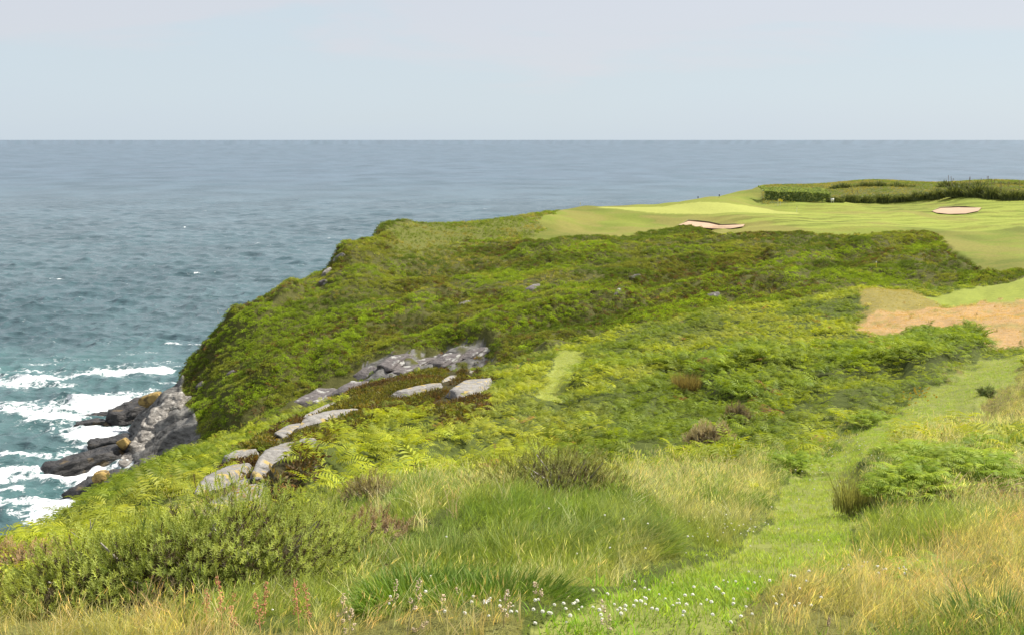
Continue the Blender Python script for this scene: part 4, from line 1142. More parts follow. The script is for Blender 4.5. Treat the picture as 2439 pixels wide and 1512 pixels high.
def sprig(rr, n=16):                                  # spiny shoot, one unit long
    V, F = [], []
    for k in range(n):
        t = 0.1 + 0.88 * k / n; a = k * 2.4; ln = 0.44 * (1.05 - 0.7 * t)
        ca, sa = math.cos(a), math.sin(a); w = 0.05
        i0 = len(V)
        V += [(-sa * w, ca * w, t), (sa * w, -ca * w, t), (ca * ln, sa * ln, t + 0.20)]
        F.append((i0, i0 + 1, i0 + 2))
    i0 = len(V); V += [(-0.05, 0, 0.7), (0.05, 0, 0.7), (0, 0, 1.08)]; F.append((i0, i0 + 1, i0 + 2))
    i0 = len(V); V += [(-0.03, 0, -0.2), (0.03, 0, -0.2), (0.02, 0, 0.9), (-0.02, 0, 0.9)]; F += [(i0, i0 + 1, i0 + 2), (i0, i0 + 2, i0 + 3)]
    return np.array(V), np.array(F)


def stamp(tv, tf, P, Fm, sc):
    """copies of one small shape joined into a single part"""
    n, k = len(P), len(tv)
    V = np.einsum('kc,ncd->nkd', tv, Fm) * sc[:, None, None] + P[:, None, :]
    F = tf[None] + (np.arange(n) * k)[:, None, None]
    return V.reshape(-1, 3), F.reshape(-1, tf.shape[1])


def bush(name, label, cat, loc, rx, ry, h, n, slen, cols, dead, seed, group=None, shape='gorse', upb=0.7, stems=9):
    rr = np.random.default_rng(seed)
    root = empty(name, loc, label, cat, group)
    u = rr.normal(size=(n, 3)); u[:, 2] = np.abs(u[:, 2]) * 0.9 + 0.02; u /= np.linalg.norm(u, axis=1)[:, None]
    lump = 1 + 1.0 * noise3(u, 2.8, seed, 3) + 1.1 * noise3(u, 6.5, seed + 1, 2)
    shell = rr.uniform(0.12, 1.0, n) ** 0.33
    P = u * np.array([rx, ry, h]) * (lump * shell)[:, None]
    d = u * np.array([1, 1, 0.8]) * 0.8 + np.array([0.15, 0, upb]) + rr.normal(size=(n, 3)) * 0.35
    tv, tf = sprig(rr)
    V, F = stamp(tv, tf, P, frames(d, rr), slen * rr.uniform(0.6, 1.3, n) * np.where(shell < 0.72, 1.0, 0.9))
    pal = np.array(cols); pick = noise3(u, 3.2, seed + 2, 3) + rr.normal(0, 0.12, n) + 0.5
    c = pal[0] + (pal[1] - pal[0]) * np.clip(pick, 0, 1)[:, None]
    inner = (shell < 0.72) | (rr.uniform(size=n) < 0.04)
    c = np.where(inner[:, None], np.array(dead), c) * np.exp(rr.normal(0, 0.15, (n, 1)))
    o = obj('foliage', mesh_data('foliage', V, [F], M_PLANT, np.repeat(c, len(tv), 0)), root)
    o['kind'] = 'stuff'
    for k in range(stems):
        a = rr.uniform(0, 6.283); e_ = np.array([math.cos(a) * rx * 0.6, math.sin(a) * ry * 0.6, h * rr.uniform(0.5, 0.85)])
        m_ = e_ * np.array([0.45, 0.45, 0.5]) + rr.normal(0, 0.05, 3) * rx
        obj('stem', tube_mesh([np.array([e_[0] * .1, e_[1] * .1, -0.1]), m_, e_], [0.018, 0.012, 0.005], M_WOOD, 5), root)
    return root


def tube_mesh(pts, rad, mat, sides=6, name='stem'):
    pts = np.array(pts, float); n = len(pts); V = []
    for k in range(n):
        t = pts[min(k + 1, n - 1)] - pts[max(k - 1, 0)]; t /= np.linalg.norm(t) + 1e-9
        a = np.cross(t, [0.3, 1, 0.2]); a /= np.linalg.norm(a); b = np.cross(t, a)
        for s_ in range(sides):
            an = 6.283 * s_ / sides
            V.append(pts[k] + (a * math.cos(an) + b * math.sin(an)) * rad[k])
    F = [(k * sides + s_, k * sides + (s_ + 1) % sides, (k + 1) * sides + (s_ + 1) % sides, (k + 1) * sides + s_) for k in range(n - 1) for s_ in range(sides)]
    return mesh_data(name, V, [np.array(F)], mat, None, True)


GREEN = [(0.08, 0.118, 0.018), (0.34, 0.365, 0.085)]
DEADC = (0.075, 0.058, 0.03)
for k, (X, Y, rx, ry, h, lab) in enumerate([
        (240, 1445, 0.55, 0.5, 0.34, 'leftmost yellow green gorse bush on the near left'),
        (420, 1438, 0.65, 0.5, 0.48, 'gorse bush with dark gaps behind the tallest red sorrel'),
        (610, 1415, 0.65, 0.5, 0.56, 'fullest front gorse bush with a dark hollow underneath'),
        (785, 1378, 0.55, 0.45, 0.48, 'front gorse bush beside the brown dead growth'),
        (340, 1385, 0.65, 0.5, 0.28, 'gorse bush in the second row behind the pale dead twig'),
        (520, 1345, 0.7, 0.55, 0.34, 'tall gorse bush in the second row under the lowest grey rock'),
        (715, 1300, 0.65, 0.5, 0.36, 'gorse bush in the second row with a dark upright shoot')]):
    g = hit(X, Y, 3)
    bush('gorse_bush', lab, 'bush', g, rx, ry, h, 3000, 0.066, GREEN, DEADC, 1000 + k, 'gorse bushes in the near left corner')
g = hit(1330, 1195, 10)
bush('gorse_bush', 'dark wide gorse bush alone amid pale grass near the middle', 'bush', g, 0.72, 0.5, 0.52, 2400, 0.07, [(0.085, 0.10, 0.024), (0.23, 0.225, 0.065)], (0.07, 0.055, 0.03), 1020)
g = hit(885, 1325, 5)
bush('dead_bush', 'pinkish brown dead growth at the right end of the gorse', 'bush', g, 0.42, 0.35, 0.34, 1400, 0.08, [(0.17, 0.125, 0.07), (0.27, 0.20, 0.12)], (0.10, 0.07, 0.04), 1021)
g = hit(1690, 1075, 12)
bush('dead_bush', 'pale brown dry bush of dead twigs by the seeding grass', 'bush', g, 0.8, 0.6, 0.95, 1900, 0.17, [(0.20, 0.17, 0.09), (0.34, 0.29, 0.19)], (0.13, 0.09, 0.05), 1022, stems=16)
g = hit(1755, 1010, 12)
bush('dead_bush', 'small dark dry bush up the slope from the pale one', 'bush', g, 0.6, 0.5, 0.8, 1100, 0.17, [(0.11, 0.10, 0.04), (0.18, 0.13, 0.08)], (0.08, 0.06, 0.04), 1023)
g = hit(890, 1215, 8)
bush('dead_bush', 'brown green bush above the dead growth at the bracken edge', 'bush', g, 0.55, 0.5, 0.5, 1200, 0.12, [(0.15, 0.13, 0.06), (0.24, 0.20, 0.10)], (0.09, 0.07, 0.04), 1024)
g = hit(40, 1372, 5)
bush('dead_bush', 'pinkish brown dry patch at the far left edge', 'bush', g, 0.6, 0.4, 0.3, 1200, 0.09, [(0.24, 0.17, 0.10), (0.34, 0.25, 0.15)], (0.12, 0.09, 0.05), 1025)
g = hit(2350, 940, 14)
bush('dark_bush', 'small blue green bush at the edge of the dry grass', 'bush', g, 0.32, 0.28, 0.32, 260, 0.17, [(0.11, 0.15, 0.05), (0.20, 0.24, 0.09)], (0.06, 0.05, 0.03), 1026)


def tussock(name, label, cat, loc, n, spread, hmin, hmax, w, c0, c1, seed, lean=(0.35, 0.1), group=None, droop=0.35, splay=1.0):
    """long bladed clump, one mesh; blades root together and arch outwards"""
    rr = np.random.default_rng(seed); V, F3, F4, C_ = [], [], [], []
    a = rr.uniform(0, 6.283, n); q0 = spread * np.sqrt(rr.uniform(size=n)); h = rr.uniform(hmin, hmax, n)
    root = np.stack([q0 * np.cos(a), q0 * np.sin(a) * 0.8, np.full(n, -0.05)], -1)
    out = np.stack([np.cos(a), np.sin(a), np.zeros(n)], -1) * (q0 / spread * 0.45 + 0.12)[:, None] * splay + rr.normal(0, 0.14, (n, 3)) * [1, 1, 0]
    ln = out + np.array([lean[0], lean[1], 0]); th = rr.uniform(0, 3.14, n)
    sd_ = np.stack([np.cos(th), np.sin(th), np.zeros(n)], -1)
    col_ = np.array(c0) + (np.array(c1) - np.array(c0)) * rr.uniform(size=(n, 1)) ** 1.5
    ts = [0, 0.35, 0.7, 1.0]; ws = [1, 0.9, 0.6, 0.05]; pts = []
    for t, ww in zip(ts, ws):
        p = root + ln * (h * t ** 1.8)[:, None] + np.array([0, 0, 1.0]) * (h * (t - droop * t * t))[:, None]
        pts.append(p - sd_ * w / 2 * ww); pts.append(p + sd_ * w / 2 * ww)
    V = np.stack(pts, 1).reshape(-1, 3); b = (np.arange(n) * 8)[:, None]
    F = np.concatenate([b + np.array([k, k + 1, k + 3, k + 2]) for k in (0, 2, 4)])
    o = obj(name, mesh_data(name, V, [F], M_PLANT, np.repeat(col_, 8, 0)))
    o.location = loc
    return tag(o, label, cat, group)


GT = ((0.10, 0.16, 0.022), (0.26, 0.28, 0.075))
for k, (X, Y, n, sp, hm, lab) in enumerate([
        (960, 1372, 2400, 0.42, 0.42, 'overhanging tussock at the left end of the long grass bank'),
        (1130, 1350, 2400, 0.5, 0.44, 'shaggy grass tussock with a dark hollow under it, mid bank'),
        (1300, 1325, 2400, 0.45, 0.42, 'bright tussock leaning over the bank between its neighbours'),
        (1450, 1300, 2200, 0.45, 0.42, 'bright green tussock crowning the right end of the bank'),
        (1030, 1425, 2600, 0.34, 0.26, 'dark lush green tuft in the hollow under the bank'),
        (1190, 1425, 2200, 0.34, 0.22, 'lush green tuft right of the dark one in the hollow')]):
    g = hit(X, Y, 4)
    cc = GT if k < 4 else ((0.075, 0.13, 0.016), (0.16, 0.23, 0.032))
    tussock('grass_tussock', lab, 'grass tussock', g, n, sp, hm * 0.32, hm * 0.75, 0.006, cc[0], cc[1], 1100 + k, (0.3, 0.05) if k < 4 else (0.15, -0.1), 'grass tussocks along the bank')
g = hit(2390, 1500, 3)
tussock('grass_tussock', 'green grass tuft among the dry grass in the near right corner', 'grass tussock', g, 900, 0.22, 0.1, 0.26, 0.006, (0.07, 0.13, 0.02), (0.18, 0.22, 0.05), 1110, (0.1, 0.0))
g = hit(2050, 1205, 8)
tussock('rush_clump', 'dark rush clump with tall thin stems at the bend of the path', 'rushes', g, 520, 0.34, 0.18, 0.66, 0.008, (0.11, 0.11, 0.04), (0.22, 0.22, 0.08), 1111, (0.12, 0.0), None, 0.15, 0.6)
g = hit(1633, 945, 30)
tussock('rush_clump', 'upright brown rush clump standing alone in the green bracken', 'rushes', g, 900, 0.72, 0.9, 1.75, 0.026, (0.12, 0.09, 0.038), (0.20, 0.165, 0.06), 1112, (0.0, 0.0), None, 0.06, 0.25)
g = hit(2330, 1190, 8)
tussock('dry_fronds', 'fallen dead brown stalks beside the bracken clump', 'dead stalks', g, 160, 0.5, 0.3, 0.7, 0.012, (0.22, 0.15, 0.08), (0.36, 0.28, 0.17), 1113, (0.6, 0.1), None, 0.8)


def fern_clump(label, loc, n, rx, ry, hh, scale, seed, group=None):
    rr = np.random.default_rng(seed); Vs, Fs, Cs = [], [], []; b = 0
    for k in range(n):
        V, _, F4, var = fern(int(rr.integers(3, 6)), 0.6 * scale, 10, rr)
        a = rr.uniform(0, 6.283); q0 = math.sqrt(rr.uniform())
        V = V + np.array([rx * q0 * math.cos(a), ry * q0 * math.sin(a), hh * math.sqrt(max(0, 1 - q0 * q0)) * rr.uniform(0.5, 1.0) - 0.08])
        c = np.array([0.125, 0.19, 0.015]) + (np.array([0.22, 0.27, 0.03]) - np.array([0.125, 0.19, 0.015])) * var[:, None]
        Vs.append(V); Fs.append(np.array(F4) + b); Cs.append(c * rr.uniform(0.8, 1.15)); b += len(V)
    root = empty('bracken_clump', loc, label, 'fern', group)
    o = obj('frond', mesh_data('frond', np.concatenate(Vs), [np.concatenate(Fs)], M_PLANT, np.concatenate(Cs)), root)
    o['kind'] = 'stuff'
    return root


for k, (X, Y, n, rx, ry, hh, sc0, lab) in enumerate([
        (2190, 1190, 50, 0.6, 0.5, 0.3, 0.65, 'bracken clump shading the grass right of the rushes'),
        (2260, 1150, 70, 0.85, 0.7, 0.36, 0.72, 'broad sunlit bracken clump on the bank right of the path'),
        (2180, 1100, 40, 0.7, 0.6, 0.28, 0.7, 'bracken clump at the top of the bank behind the rushes'),
        (2385, 1090, 50, 0.9, 0.6, 0.35, 0.8, 'bracken clump at the right edge of the picture'),
        (2210, 1385, 10, 0.22, 0.18, 0.12, 0.42, 'small light green fern in the grass above the dry patch'),
        (1900, 1120, 40, 0.6, 0.5, 0.3, 0.7, 'bracken clump edging the path on its seaward side'),
        (2080, 1010, 40, 0.9, 0.7, 0.4, 0.9, 'bracken clump below the yellow flowers')]):
    fern_clump(lab, hit(X, Y, 4), n, rx, ry, hh, sc0, 1200 + k, 'single bracken clumps beside the path')

# pale dead twig sticking out of the gorse
g = hit(190, 1345, 6)
tw = empty('dead_twig', g, 'bare whitish dead twig sticking up behind the gorse', 'twig')
for pts, rd in [([(0, 0, 0), (.05, .02, .22), (.14, .03, .42), (.22, .03, .6)], [.016, .013, .01, .004]), ([(.05, .02, .22), (0.0, .05, .34), (-.1, .05, .42)], [.011, .008, .003]), ([(.14, .03, .42), (.15, .05, .52), (.14, .06, .58)], [.009, .007, .003])]:
    obj('branch', tube_mesh(pts, rd, M_WOOD, 6, 'branch'), tw)

# ------------------------------------------------------------------ flowers and seed heads
M_WHITE = plain_mat('clover_white', (0.74, 0.73, 0.66), 0.9, 0.12, 60)
M_STALK = plain_mat('green_stalk', (0.16, 0.20, 0.05), 0.8, 0.2, 30)
M_PALE = plain_mat('pale_seed', (0.64, 0.50, 0.34), 0.9, 0.28, 120)
M_RED = plain_mat('sorrel_red', (0.52, 0.22, 0.12), 0.9, 0.35, 90)
M_BROWN = plain_mat('brown_spike', (0.24, 0.16, 0.12), 0.9, 0.3, 90)
M_STRAWS = plain_mat('straw_stalk', (0.36, 0.30, 0.14), 0.85, 0.25, 30)
M_YEL = plain_mat('flower_yellow', (0.75, 0.55, 0.03), 0.8, 0.15, 40)


M_PETAL = leaf_mat('petal', False, 0.45, yellow=False)


def florets(rr, n, rad, ln, w):                      # globe of small narrow florets
    u = rr.normal(size=(n, 3)); u /= np.linalg.norm(u, axis=1)[:, None]; u[:, 2] = np.abs(u[:, 2]) * 1.1 - 0.35
    tv = np.array([(-w, 0, 0), (w, 0, 0), (w * .9, w * .3, ln), (-w * .9, -w * .3, ln)]); tf = np.array([(0, 1, 2, 3)])
    return stamp(tv, tf, u * rad * 0.45, frames(u + 1e-4, rr), np.full(n, 1.0))


def clover_mesh(seed):
    rr = np.random.default_rng(seed)
    V, F = florets(rr, 70, 0.011, 0.007, 0.0034)
    return mesh_data('clover_head', V, [F], M_PETAL, np.array([0.74, 0.73, 0.68]) * np.repeat(rr.uniform(0.75, 1.1, (len(V) // 4, 1)), 4, 0))


CLM = [clover_mesh(s_) for s_ in (1, 2, 3)]
STM = tube_mesh([(0, 0, -0.09), (0.004, 0, -0.04), (0, 0, 0)], [0.0012, 0.0012, 0.001], M_STALK, 4)
rf_ = np.random.default_rng(77)
CLUST = [('white clover flower in the dense patch at the bottom of the mown path', 'clover heads in the bottom patch', 1345, 1482, 95, 18, 34, 0.07),
         ('white clover flower dotted over the bright green mown grass', 'clover heads on the mown grass', 1600, 1462, 120, 30, 46, 0.08),
         ('white clover flower at the edge where the path bends', 'clover heads at the bend', 1760, 1300, 45, 20, 26, 0.22),
         ('white clover flower along the edge of the path by the rushes', 'clover heads along the path', 1950, 1150, 30, 28, 22, 0.25),
         ('white clover flower on the upper part of the path', 'clover heads up the path', 2010, 1082, 40, 22, 40, 0.22),
         ('white clover flower in the longer grass right of the path', 'clover heads right of the path', 2075, 1392, 60, 14, 22, 0.14),
         ('white clover flower at the edge of the dry grass', 'clover heads by the dry grass', 1880, 1450, 70, 40, 18, 0.12),
         ('white clover flower under the grass bank', 'clover heads under the bank', 1540, 1320, 150, 40, 16, 0.2),
         ('white clover flower among the seed heads', 'clover heads among the seed heads', 1080, 1468, 160, 26, 16, 0.12)]
for lab, grp_, X, Y, sx_, sy_, n, up_ in CLUST:
    for k in range(n):
        x_, y_ = X + rf_.normal() * sx_, min(1508, Y + rf_.normal() * sy_)
        g = hit(x_, y_, 3)
        big = 1.0 if g.y < 9 else min(1.6, g.y / 9)
        hd = obj('clover_flower', CLM[k % 3]); hd.location = g + Vector((0, 0, up_ * rf_.uniform(0.6, 1.1))); hd.scale = (big * rf_.uniform(0.4, 0.68),) * 3; hd.rotation_euler = (rf_.normal() * 0.4, rf_.normal() * 0.4, rf_.uniform(0, 6))
        tag(hd, lab, 'flower', grp_)
        st_ = obj('stalk', STM, hd)
# yellow flowers
YM = mesh_data('yellow_flower', *florets(np.random.default_rng(5), 26, 0.03, 0.02, 0.011)[0:1], [florets(np.random.default_rng(5), 26, 0.03, 0.02, 0.011)[1]], M_YEL)
for k in range(26):
    x_, y_ = 2190 + rf_.normal() * 26, 958 + rf_.normal() * 12
    g = hit(x_, y_, 15)
    o = obj('yellow_flower', YM); o.location = g + Vector((0, 0, rf_.uniform(0.3, 0.55))); o.scale = (1.5,) * 3
    tag(o, 'small yellow flower in the patch at the top of the path', 'flower', 'yellow flowers at the top of the path')


def spikelets(rr, c, n, ln, rad, size, axis):
    """egg shaped seeds packed along an axis from c"""
    t = rr.uniform(0, 1, n); a = rr.uniform(0, 6.283, n)
    axis = np.array(axis) / np.linalg.norm(axis); s_ = np.cross(axis, [0.2, 0.9, 0.1]); s_ /= np.linalg.norm(s_); s2_ = np.cross(axis, s_)
    rr_ = rad * np.sin(np.pi * np.clip(t * 0.85 + 0.12, 0, 1)) * np.sqrt(rr.uniform(0.2, 1, n))
    P = np.array(c) + axis * (t * ln)[:, None] + s_ * (np.cos(a) * rr_)[:, None] + s2_ * (np.sin(a) * rr_)[:, None]
    d = axis * 0.9 + s_ * np.cos(a)[:, None] + s2_ * np.sin(a)[:, None]
    tv = np.array([(0, 0, -0.5), (0.28, 0, 0), (-0.14, 0.24, 0), (-0.14, -0.24, 0), (0, 0, 0.7)]); tf = np.array([(0, 2, 1), (0, 3, 2), (0, 1, 3), (1, 2, 4), (2, 3, 4), (3, 1, 4)])
    return stamp(tv, tf, P, frames(d, rr), size * rr.uniform(0.7, 1.2, n))


def seed_stalk(name, label, cat, X, Y, d, kind, seed, group, base_dx):
    rr = np.random.default_rng(seed)
    top = at(X, Y, d); base = ground(X + base_dx, d + rr.uniform(-0.1, 0.1)); base.z -= 0.03
    root = empty(name, base, label, cat, group)
    tp = np.array(top - base); mid = tp * np.array([0.35, 0.35, 0.55])
    mats = dict(cocksfoot=(M_STRAWS, M_PALE), sorrel=(M_RED, M_RED), spike=(M_STRAWS, M_BROWN))[kind]
    obj('stem', tube_mesh([(0, 0, 0), mid, tp], [0.0022, 0.0018, 0.0012], mats[0], 5), root)
    ax = tp - mid; ax /= np.linalg.norm(ax)
    if kind == 'cocksfoot':
        for k, (t, ln, dx) in enumerate([(-0.01, 0.05, 0.0), (-0.045, 0.026, 0.018), (-0.06, 0.022, -0.016), (-0.085, 0.018, 0.012)]):
            aa = ax + np.array([dx * 24, rr.uniform(-0.3, 0.3), 0.15])
            V, F = spikelets(rr, tp + ax * t + np.array([dx * 0.6, 0, 0]), 30 if k == 0 else 14, ln, 0.010 if k == 0 else 0.007, 0.0095, aa)
            obj('seed_cluster', mesh_data('seed_cluster', V, [F], mats[1]), root)
    elif kind == 'sorrel':
        H_ = rr.uniform(0.10, 0.17)
        for k in range(4):
            V, F = spikelets(rr, tp - ax * (H_ * (k + 1) / 4), 20, H_ / 4.5, 0.012 + 0.003 * k, 0.010, ax + np.array([rr.uniform(-.4, .4), 0, 0]))
            obj('seed_cluster', mesh_data('seed_cluster', V, [F], mats[1]), root)
    else:
        V, F = spikelets(rr, tp - ax * 0.05, 46, 0.055, 0.0055, 0.008, ax)
        obj('seed_spike', mesh_data('seed_spike', V, [F], mats[1]), root)
    return root


CO = [(995, 1398, 'tall cocksfoot grass head standing over the lush tuft'), (1054, 1432, 'cocksfoot grass head below and right of the tall one'), (1095, 1412, 'cocksfoot grass head with a level tip, middle of the near row'), (1166, 1414, 'fat double cocksfoot grass head left of the mown grass'), (1206, 1424, 'drooping cocksfoot grass head beside the fat double one'), (1276, 1398, 'greenish cocksfoot grass head against the hollow'), (1349, 1420, 'lone pinkish cocksfoot grass head over the path edge'), (1407, 1452, 'cocksfoot grass head leaning right over the clover'), (1438, 1450, 'dark leaning cocksfoot grass head, rightmost of the row'), (1366, 1488, 'low cocksfoot grass head amid the dense clover'), (941, 1401, 'small bent grass head left of the tall cocksfoot'), (1139, 1438, 'short cocksfoot grass head under the fat double one'), (1006, 1490, 'low pale grass head at the bottom edge'), (817, 1432, 'pale grass head leaning left beside a red sorrel'), (1230, 1480, 'thin wispy grass head before the dense clover'), (1276, 1428, 'short cocksfoot grass head under the greenish one'), (835, 1470, 'pale grass head near the bottom between sorrels')]
for k, (X, Y, lab) in enumerate(CO):
    seed_stalk('cocksfoot_grass', lab, 'seed head', X, Y, 4.0 + 0.25 * (k % 4), 'cocksfoot', 1500 + k, 'cocksfoot seed heads in the near grass', -30 + 22 * (k % 3))
SO = [(518, 1368, 'tallest red sorrel spike in front of the gorse'), (632, 1382, 'branched red sorrel right of the tallest one'), (499, 1450, 'thick red sorrel near the bottom left'), (547, 1440, 'short red sorrel between two larger ones'), (864, 1410, 'red sorrel leaning right beside the lush grass'), (808, 1448, 'small pink sorrel left of the leaning one'), (608, 1408, 'small sorrel just left of the branched one'), (493, 1398, 'thin sorrel left of the tallest one'), (560, 1408, 'thin pink sorrel against the dark hollow of the gorse'), (724, 1385, 'faint sorrel under the gorse bush'), (905, 1430, 'thin rusty sorrel left of the tall cocksfoot'), (966, 1450, 'thin brown sorrel under the tall cocksfoot'), (700, 1375, 'pale pink sorrel under the gorse bush')]
for k, (X, Y, lab) in enumerate(SO):
    seed_stalk('sorrel', lab, 'sorrel', X, Y, 4.6 + 0.3 * (k % 3), 'sorrel', 1600 + k, 'red sorrel spikes in the near left grass', 12 - 14 * (k % 3))
BR = [(2129, 1484), (2172, 1478), (2207, 1455), (2241, 1458), (2261, 1468), (2311, 1482), (1975, 1466), (2068, 1452), (2385, 1430), (2395, 1502)]
for k, (X, Y) in enumerate(BR):
    seed_stalk('grass_spike', 'purple brown grass spike rising from the dry straw grass', 'seed head', X, Y, 4.1 + 0.3 * (k % 3), 'spike', 1700 + k, 'brown grass spikes in the dry corner', -25 + 10 * (k % 4))

# ------------------------------------------------------------------ along the far golf course
M_DARKL = leaf_mat('flax_leaf', False, 0.5)
def flax(label, X, Y, wid, hgt, n, c0, c1, seed, spikes=0, group='tall flax bushes behind the far green'):
    g = hit(X, Y, 380) if Y > 464 else at(X, Y, 545)
    rr = np.random.default_rng(seed)
    root = empty('flax_bush', g, label, 'bush', group)
    a = rr.uniform(0, 6.283, n); q0 = np.sqrt(rr.uniform(size=n)); h = hgt * rr.uniform(0.35, 1.0, n) * np.sqrt(1.02 - 0.8 * q0 ** 2) * (0.8 + 0.4 * fbm(q0 * np.cos(a) * 2.2 + seed, a * 0, 63, 2))
    base = np.stack([q0 * np.cos(a) * wid, q0 * np.sin(a) * 2.2, np.full(n, -0.2)], -1)
    out = np.stack([np.cos(a) * 0.5 * q0 + rr.normal(0, .45, n), np.sin(a) * 0.5 + rr.normal(0, .3, n), np.zeros(n)], -1)
    th = rr.uniform(-0.8, 0.8, n); sd_ = np.stack([np.cos(th), np.sin(th), np.zeros(n)], -1); w = 0.2; pts = []
    for t, ww in ((0, 1), (0.4, 1), (0.75, 0.7), (1, 0.05)):
        p = base + out * (h * t ** 2 * 0.6)[:, None] + np.array([0, 0, 1.0]) * (h * (t - 0.22 * t * t))[:, None]
        pts += [p - sd_ * w * ww, p + sd_ * w * ww]
    V = np.stack(pts, 1).reshape(-1, 3); b = (np.arange(n) * 8)[:, None]
    F = np.concatenate([b + np.array([k, k + 1, k + 3, k + 2]) for k in (0, 2, 4)])
    cc = np.array(c0) + (np.array(c1) - np.array(c0)) * rr.uniform(size=(n, 1))
    o = obj('foliage', mesh_data('foliage', V, [F], M_DARKL, np.repeat(cc, 8, 0)), root); o['kind'] = 'stuff'
    for k in range(spikes):
        x0 = rr.uniform(-wid, wid); hh = hgt * rr.uniform(0.85, 1.12)
        st_ = obj('flower_spike', tube_mesh([(x0, 0, 0), (x0 + rr.uniform(-.3, .3), 0, hh * .6), (x0 + rr.uniform(-.6, .6), 0, hh)], [0.05, 0.05, 0.11], M_BROWN, 5, 'flower_spike'), root)
    return root


FX_ = [(1990, 481, 3.5, 3.2, 'low brownish flax bush next to the hedge end'), (2025, 481, 4, 4.6, 'flax bush with thin shoots right of the hedge'), (2062, 482, 4, 4.4, 'dark rounded flax bush in the dip'), (2105, 481, 5, 5.4, 'broad dark flax bush at the middle of the row'), (2150, 479, 4, 4.6, 'flax bush between the two darkest ones'), (2190, 476, 5, 5.6, 'dark flax bush left of the far sand bunker'), (2235, 472, 5, 6.0, 'flax bush above the left end of the far bunker'), (2285, 468, 6, 7.6, 'tallest flax bush with dark flower spikes above the far bunker'), (2330, 470, 5.5, 7.6, 'spiky flax bush right of the tallest one'), (2372, 474, 5.5, 7.2, 'flax bush with flower spikes near the right edge'), (2415, 476, 5.5, 6.6, 'flax bush cut by the right edge'), (2460, 476, 5.5, 6.6, 'flax bush beyond the right edge'), (2010, 452, 7, 4.4, 'low scrubby bush on the mound behind the hedge'), (2080, 448, 8, 4.6, 'scrubby bush on top of the mound, left of the white building'), (2140, 450, 8, 4.2, 'bush on the mound between the scrubby one and the white building'), (2270, 450, 8, 5.6, 'bush just right of the white building'), (2330, 450, 8, 5.4, 'bush behind the tallest spiky flax'), (2400, 450, 8, 5.2, 'bush behind the flax at the right edge')]
for k, (X, Y, w_, h_, lab) in enumerate(FX_):
    flax(lab, X, Y, w_ * 1.05, h_ * 1.12, 650, (0.045, 0.06, 0.025), (0.15, 0.165, 0.06), 1800 + k, 4 if k in (7, 8, 9) else (2 if k in (1, 10) else 0))
# clipped hedge with a pale top
gA, gB = hit(1822, 476, 420), hit(1978, 481, 420)
hr = empty('hedge', (gA + gB) / 2, 'long hedge with pale green top and dark front beyond the far green', 'hedge')
rr = np.random.default_rng(1850)
L_ = (gB - gA); n = 5200
t = rr.uniform(-0.5, 0.5, n); yy = rr.uniform(0, 16, n); zz = np.where(rr.uniform(size=n) < 0.6, 1.0, rr.uniform(0.1, 1, n)); yy = np.where(zz < 1, rr.uniform(0, 1.2, n), yy)
hz = 3.4 + 1.2 * fbm(t * 9, yy * 0.12, 61, 3) + 0.10 * yy
P = np.stack([t * L_.x, t * L_.y + yy, t * L_.z + zz * hz - 0.3], -1)
tv = np.array([(-0.28, 0, -0.2), (0.28, 0, -0.1), (0.2, 0.1, 0.34), (-0.2, 0.1, 0.28)]); tf = np.array([(0, 1, 2, 3)])
V, F = stamp(tv, tf, P, frames(rr.normal(size=(n, 3)) + [0, -0.2, 1.2], rr), rr.uniform(0.7, 1.5, n))
cc = np.array([0.12, 0.165, 0.05]) + (np.array([0.22, 0.26, 0.10]) - np.array([0.12, 0.165, 0.05])) * rr.uniform(size=(n, 1))
o = obj('foliage', mesh_data('foliage', V, [F], M_PLANT, np.repeat(cc, 4, 0)), hr); o['kind'] = 'stuff'

# sand bunkers: dished sand under a turf lip
M_SAND = plain_mat('bunker_sand', (0.42, 0.285, 0.18), 0.95, 0.08, 1.5)
M_LIP = plain_mat('bunker_lip', (0.14, 0.10, 0.045), 0.95, 0.3, 3)


def bunker(label, poly, back, dmin, lip):
    pts = [hit(x, y, dmin) for x, y in poly]
    c = sum(pts, Vector()) / len(pts)
    root = empty('sand_bunker', c, label, 'bunker', 'sand bunkers beside the far green')
    p = np.array([q - c for q in pts]); n = len(p); rings = [p + [0, 0, 0.3]]
    for k, f in enumerate((0.8, 0.5, 0.2)): rings.append(p * [f, f, f] + [0, 0, 0.32 - 0.02 * k])
    V = np.concatenate(rings + [np.array([[0, 0, 0.28]])]); F = []
    for r_ in range(3):
        F += [(r_ * n + k, r_ * n + (k + 1) % n, (r_ + 1) * n + (k + 1) % n, (r_ + 1) * n + k) for k in range(n)]
    T3 = [(3 * n + k, 3 * n + (k + 1) % n, 4 * n) for k in range(n)]
    obj('sand', mesh_data('sand', V, [np.array(F), np.array(T3)], M_SAND, None, True), root)
    b = [hit(x, y, dmin) - c for x, y in back]; V = []
    for q in b:
        q = np.array(q); t = lip + 0.3
        V += [q + [0, -0.15, 0.0], q + [0, -0.25, t], q + [0, 0.9, t + 0.05], q + [0, 2.2, 0.05]]
    V = np.array(V); V[1, 2] = V[0, 2] + 0.1; V[2, 2] = V[1, 2]; V[-3, 2] = V[-4, 2] + 0.1; V[-2, 2] = V[-3, 2]
    F = [(k * 4 + r_, k * 4 + 4 + r_, k * 4 + 5 + r_, k * 4 + 1 + r_) for k in range(len(b) - 1) for r_ in range(3)]
    me = mesh_data('lip', V, [np.array(F)], M_LIP, None, False); me.materials.append(M_LIPG)
    for k, pl in enumerate(me.polygons): pl.material_index = 0 if k % 3 == 0 else 1
    obj('lip', me, root)


